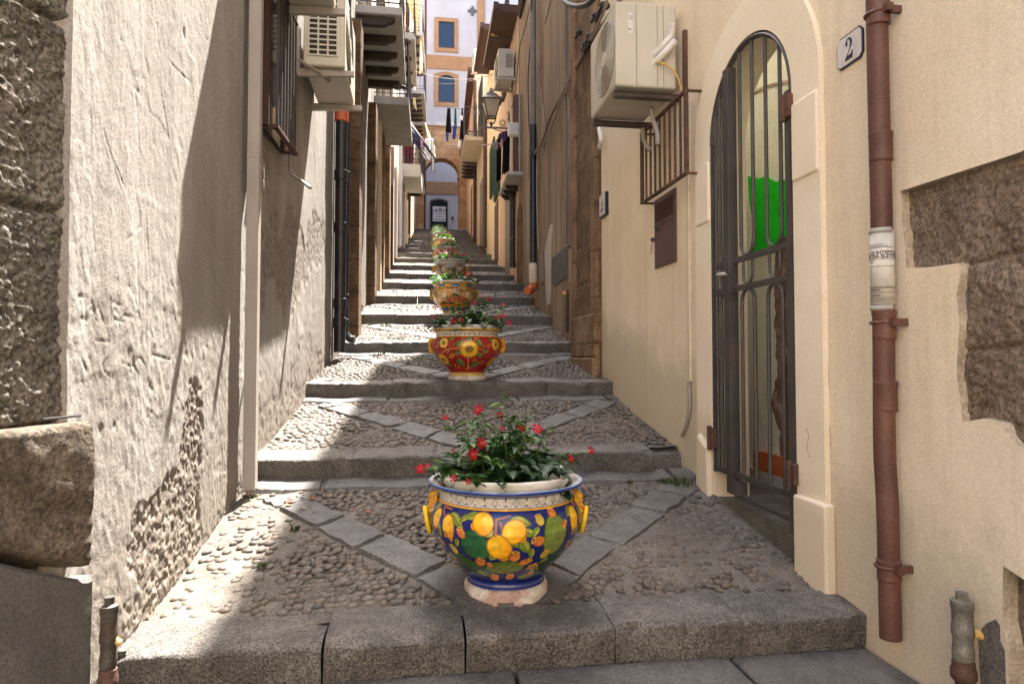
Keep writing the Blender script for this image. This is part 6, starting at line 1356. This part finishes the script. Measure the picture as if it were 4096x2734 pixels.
            for s_ in range(3):
                pts = []
                for q in range(n):
                    a = q*2*PI/n; tw = a*5+s_*2*PI/3; R2 = .009*scale; e = (.040*math.cos(a)+0)*scale; hh = .056*math.sin(a)*scale; rad_ = Vector((math.cos(a), 0, math.sin(a))); pts.append(c+d*(.004*scale+(.016*scale)*math.cos(a)+R2*math.cos(tw)*math.cos(a))+tn*(R2*math.sin(tw))+Vector((0, 0, zc2+hh+R2*math.cos(tw)*math.sin(a))))
                b.tube(pts, .0085*scale, 6, closed=True)
            b.build('handle', M['glaze_yellow'] if kind != 'ochre' else M['glaze_ochre'], t, smooth=True)
    return t, Vector((X, Y, zc)), f, rt
M['glaze_yellow'] = surf('glaze_yellow', (.55, .27, .02), (.78, .44, .03), 22, .25, (.32, .13, .02), 14, .5, .66, .6, bump=((60, .2, .003),), spec=.5)
M['glaze_lemon'] = flat('glaze_lemon', (.78, .50, .025), .22, .5, .1); M['glaze_ochre'] = flat('glaze_ochre', (.40, .27, .06), .3, .5, .25)
M['pot_base'] = surf('pot_base', (.50, .46, .41), (.62, .58, .53), 8, .6, (.32, .16, .12), 7, .5, .62, .75, bump=((70, .3, .004),), spec=.4)

def leafmesh(V, F, C, p, d, up, L, W, col, bend):
    d = d.normalized(); s = d.cross(up)
    if s.length < 1e-4: s = d.cross(Vector((1, 0, 0)))
    s.normalize(); n = s.cross(d).normalized(); o = len(V)
    for k, w in ((0, 0), (.18, .55), (.45, 1), (.75, .68), (1, 0)):
        c = p+d*(L*k)-n*(bend*L*k*k)
        if w == 0: V.append(c)
        else: V.extend([c-s*(W*w)+n*(W*w*.35), c-n*(W*.1), c+s*(W*w)+n*(W*w*.35)])
    f = [(0, 2, 1), (0, 3, 2), (1, 2, 5, 4), (2, 3, 6, 5), (4, 5, 8, 7), (5, 6, 9, 8), (7, 8, 10), (8, 9, 10)]
    F.extend([tuple(o+i for i in q) for q in f]); C.extend([col]*11)
def blossom(p, d, size, col, nm, parent, throat=True):
    b = MB(); d = d.normalized(); u = Vector((0, 0, 1)) if abs(d.z) < .9 else Vector((1, 0, 0)); x = d.cross(u).normalized(); y = x.cross(d); cols = []
    rot = random.uniform(0, 6)
    for k in range(5):
        a = rot+k*2*PI/5; e = x*math.cos(a)+y*math.sin(a); g = x*math.cos(a+PI/2)+y*math.sin(a+PI/2)
        pts = [p, p+e*size*.45-g*size*.20+d*size*.10, p+e*size*.45+g*size*.22+d*size*.10, p+e*size*.95-g*size*.34+d*size*.02, p+e*size*1.05+g*size*.08-d*size*.06, p+e*size*.82+g*size*.42+d*size*.04]
        b.add(pts, [(0, 1, 2), (1, 3, 4, 2), (2, 4, 5)]); c = np.array(col)*random.uniform(.75, 1.2); cols += [np.array((.34, .05, .02)) if throat else c*.6]+[c]*5
    nv = len(b.v)
    if throat: b.tube([p-d*size*1.5, p-d*size*.9, p+d*size*.02], [size*.07, size*.09, size*.24], 6); cols += [np.array((.55, .50, .12))]*12+[np.array((.62, .10, .14))]*6
    o = b.build(nm, 'petal', parent, smooth=True, cols=np.array(cols)); return o
def plant(label, ctr, rad_, hgt, nstem, nleaf, flowers, seed, lsize=.045, fsize=.026, dark=1.0, soil=.40, lean=(0, 0), fcol=(.34, .004, .018), grp=True, blank=False, low=1.0):
    R = random.Random(seed); t = thing('potted_plant', label, 'plant', (ctr.x, ctr.y, ctr.z+soil), 'red flowering plants in the painted pots')
    V, F, C = [], [], []; sb = MB(); base = ctr+Vector((0, 0, soil)); tips = []
    for i in range(nstem):
        a = R.uniform(0, 2*PI); q = R.random()**.6; h = hgt*(1-.5*q*q)*R.uniform(.3, 1.12)
        tip = base+Vector((lean[0]+math.cos(a)*rad_*q, lean[1]+math.sin(a)*rad_*q, h)); tips.append(tip)
    for fp in flowers: tips.append(Vector(fp[0])-Vector(fp[1])*fsize*1.6)
    for i, tip in enumerate(tips):
        st = base+Vector((R.gauss(0, .05)+(tip.x-base.x)*.3, R.gauss(0, .05)+(tip.y-base.y)*.3, 0)); mid = (st+tip)/2+Vector((R.gauss(0, .02), R.gauss(0, .02), hgt*.12)); path = smoothpath([st, mid, tip], 5)
        sb.tube(path, [.0042-.0026*k/(len(path)-1) for k in range(len(path))], 5)
        per = max(3, int(nleaf/len(tips)))
        for k in range(per):
            u = R.uniform(.12, 1.0)**.9; idx = min(len(path)-2, int(u*(len(path)-1))); p = path[idx].lerp(path[idx+1], u*(len(path)-1)-idx); a = R.uniform(0, 2*PI)
            d = Vector((math.cos(a), math.sin(a), R.uniform(-.35, .65))); L = lsize*R.uniform(.55, 1.25)*(1.15-.35*u); g = R.uniform(.55, 1.5)*dark
            col = np.array((.028, .075, .018))*g if R.random() < .78 else np.array((.075, .15, .022))*g
            leafmesh(V, F, C, p, d, Vector((0, 0, 1)), L, L*.27, col, R.uniform(.05, .5))
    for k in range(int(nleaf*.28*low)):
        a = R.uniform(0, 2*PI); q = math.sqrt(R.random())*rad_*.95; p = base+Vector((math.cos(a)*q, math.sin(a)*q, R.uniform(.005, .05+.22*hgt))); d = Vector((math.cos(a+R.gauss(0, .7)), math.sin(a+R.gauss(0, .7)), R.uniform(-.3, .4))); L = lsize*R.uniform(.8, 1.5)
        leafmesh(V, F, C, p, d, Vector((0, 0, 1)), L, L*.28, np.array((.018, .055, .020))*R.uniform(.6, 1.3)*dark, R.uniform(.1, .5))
    b = MB(); b.add(V, F); b.build('leaves', 'leaf', t, smooth=True, cols=np.array(C)); sb.build('stems', flat('stem', (.06, .09, .03), .6) if 'stem' not in M else M['stem'], t, smooth=True)
    for fp in flowers: blossom(Vector(fp[0]), Vector(fp[1]), fsize*(fp[2] if len(fp) > 2 else 1), fcol, 'flower', t)
    return t
M['stem'] = flat('stem', (.05, .08, .025), .6)
R = random.Random(12)
def fdir(): return Vector((R.uniform(-.7, .5), R.uniform(-1, -.2), R.uniform(.0, .7)))
t, c, f, rt = pot('blue pot painted with lemons and prickly pears, with lion mask handles, nearest', 'lemon', .357, 2.685, 1100, 'lion')
fl = []
for (x, y, dy, s) in ((1912, 1638, .02, 1.2), (2000, 1660, .05, .8), (2090, 1708, .0, 1.0), (2150, 1712, -.06, 1.2), (1926, 1772, -.10, 1.1), (1892, 1815, -.16, 1.2), (1682, 1874, -.08, 1.0), (1711, 1860, -.05, .5), (2366, 1799, .02, 1.0), (2285, 1832, -.02, .9), (1813, 1912, -.2, .7), (1873, 1926, -.22, .6), (1780, 1669, .06, .6), (2010, 1712, -.03, .55), (1812, 1800, -.02, .4)):
    fl.append((ony(x, y, 2.64+dy), Vector((0.2 if x > 2000 else -.35, -.8, .35))+Vector((R.gauss(0, .3), 0, R.gauss(0, .25))), s))
plant('sprawling red flowered plant in the blue lemon pot, nearest and largest', c, .265, .36, 40, 820, fl, 5, .060, .0195, low=.7, soil=.385, lean=(-.045, .02))
t, c, f, rt = pot('red pot painted with sunflowers, with yellow rope handles, second up', 'sun', .435, 5.80, 800)
fl = [(ony(x, y, 5.6+dy), fdir(), s) for x, y, dy, s in ((1743, 1225, .0, 1.2), (1803, 1200, .05, .9), (1822, 1196, .05, 1), (1850, 1192, .1, 1), (1900, 1210, 0, .8), (1922, 1184, .1, .7), (1957, 1194, .05, 1.2), (2012, 1217, 0, .9), (1812, 1282, -.2, 1.1), (1842, 1278, -.22, 1.2), (1984, 1270, -.12, 1.0), (2008, 1264, -.1, 1.1), (2036, 1290, -.12, 1.2), (1730, 1265, -.05, .8))]
plant('red flowered plant in the red sunflower pot, second up', c, .30, .20, 34, 760, fl, 9, .06, .021, soil=.41)
spec = [('ochre', 'ochre pot with blue blocks round its neck, third up', .505, 8.98, 'leafy plant with few red flowers in the ochre pot, third up', 'red', .17),
        ('grey', 'greyish patterned pot with yellow rope handles, fourth up', .625, 12.4, 'bushy pink flowered plant in the fourth pot up', 'pink', .22),
        ('tan', 'tan pot half hidden by leaves, fifth up', .69, 15.82, 'plant with scarlet flowers in the fifth pot up', 'red', .20),
        ('ochre', 'ochre pot mostly hidden behind the pink flowered plant, sixth up', .765, 19.5, 'plant with white and red flowers in the sixth pot up', 'mix', .22),
        ('grey', 'far grey pot behind the sixth plant, seventh up', .86, 23.5, 'dim plant in the seventh pot up, mostly hidden', 'red', .2),
        ('white', 'white rimmed pot with light green plant, last up', .955, 27.6, 'light green plant in the topmost pot, before the dark door', 'none', .22)]
for i, (kind, pl, x, y, ll, fk, hh) in enumerate(spec):
    t, c, f, rt = pot(pl, kind, x, y, 200, scale=1.0); fl = []
    for k in range({'red': 5, 'pink': 13, 'mix': 5, 'none': 1}[fk]):
        a = R.uniform(0, 2*PI); q = math.sqrt(R.random())*.3; fl.append((c+Vector((math.cos(a)*q, math.sin(a)*q-.05, .44+hh*R.uniform(.2, 1.0)*(1-q*1.2))), fdir(), 1.2))
    plant(ll, c, .31, hh, 28, 520, fl, 30+i, .068, .028, dark=1.7, soil=.41, fcol=(.50, .015, .09) if fk == 'pink' else (.40, .010, .022))

# ------------------------------------------------------------------ daylight
# added house fronts, unseen behind the viewpoint, to throw sunlight back up the steps
b = MB(); b.box(-16, 16, -13, -8.5, -.1, 8.5)
for x in range(-14, 15, 4): b.box(x-.6, x+.6, -8.52, -8.47, .1, 2.5); b.box(x-.5, x+.5, -8.52, -8.47, 4.6, 6.6)
struct(b.build('added_bounce_fronts', 'plaster_cream'))
SD = Vector((.355, .80, 1.87)).normalized(); el = math.asin(SD.z); az = math.atan2(SD.x, SD.y)
w = bpy.data.worlds.new('World'); scn.world = w; w.use_nodes = True; nt_ = w.node_tree; bg = nt_.nodes['Background']
sk = nt_.nodes.new('ShaderNodeTexSky'); sk.sky_type = 'NISHITA'; sk.sun_disc = False; sk.sun_elevation = el; sk.sun_rotation = az; sk.air_density = 1.0; sk.dust_density = 3.5
nt_.links.new(sk.outputs[0], bg.inputs['Color']); bg.inputs['Strength'].default_value = .15
ld = bpy.data.lights.new('sun', 'SUN'); ld.energy = 4.6; ld.angle = rad(.53); ld.color = (1, .93, .84); lo = bpy.data.objects.new('sun', ld); COL.objects.link(lo); lo.rotation_euler = SD.to_track_quat('Z', 'Y').to_euler(); lo.location = (0, 0, 30)
scn.view_settings.view_transform = 'Standard'; scn.view_settings.look = 'None'; scn.view_settings.gamma = 1; scn.view_settings.use_curve_mapping = False
scn.view_settings.exposure = 2.88
cy = scn.cycles; cy.use_denoising = True; cy.max_bounces = 10; cy.diffuse_bounces = 7; cy.glossy_bounces = 3; cy.transmission_bounces = 3; cy.caustics_reflective = False; cy.caustics_refractive = False; cy.sample_clamp_indirect = 6
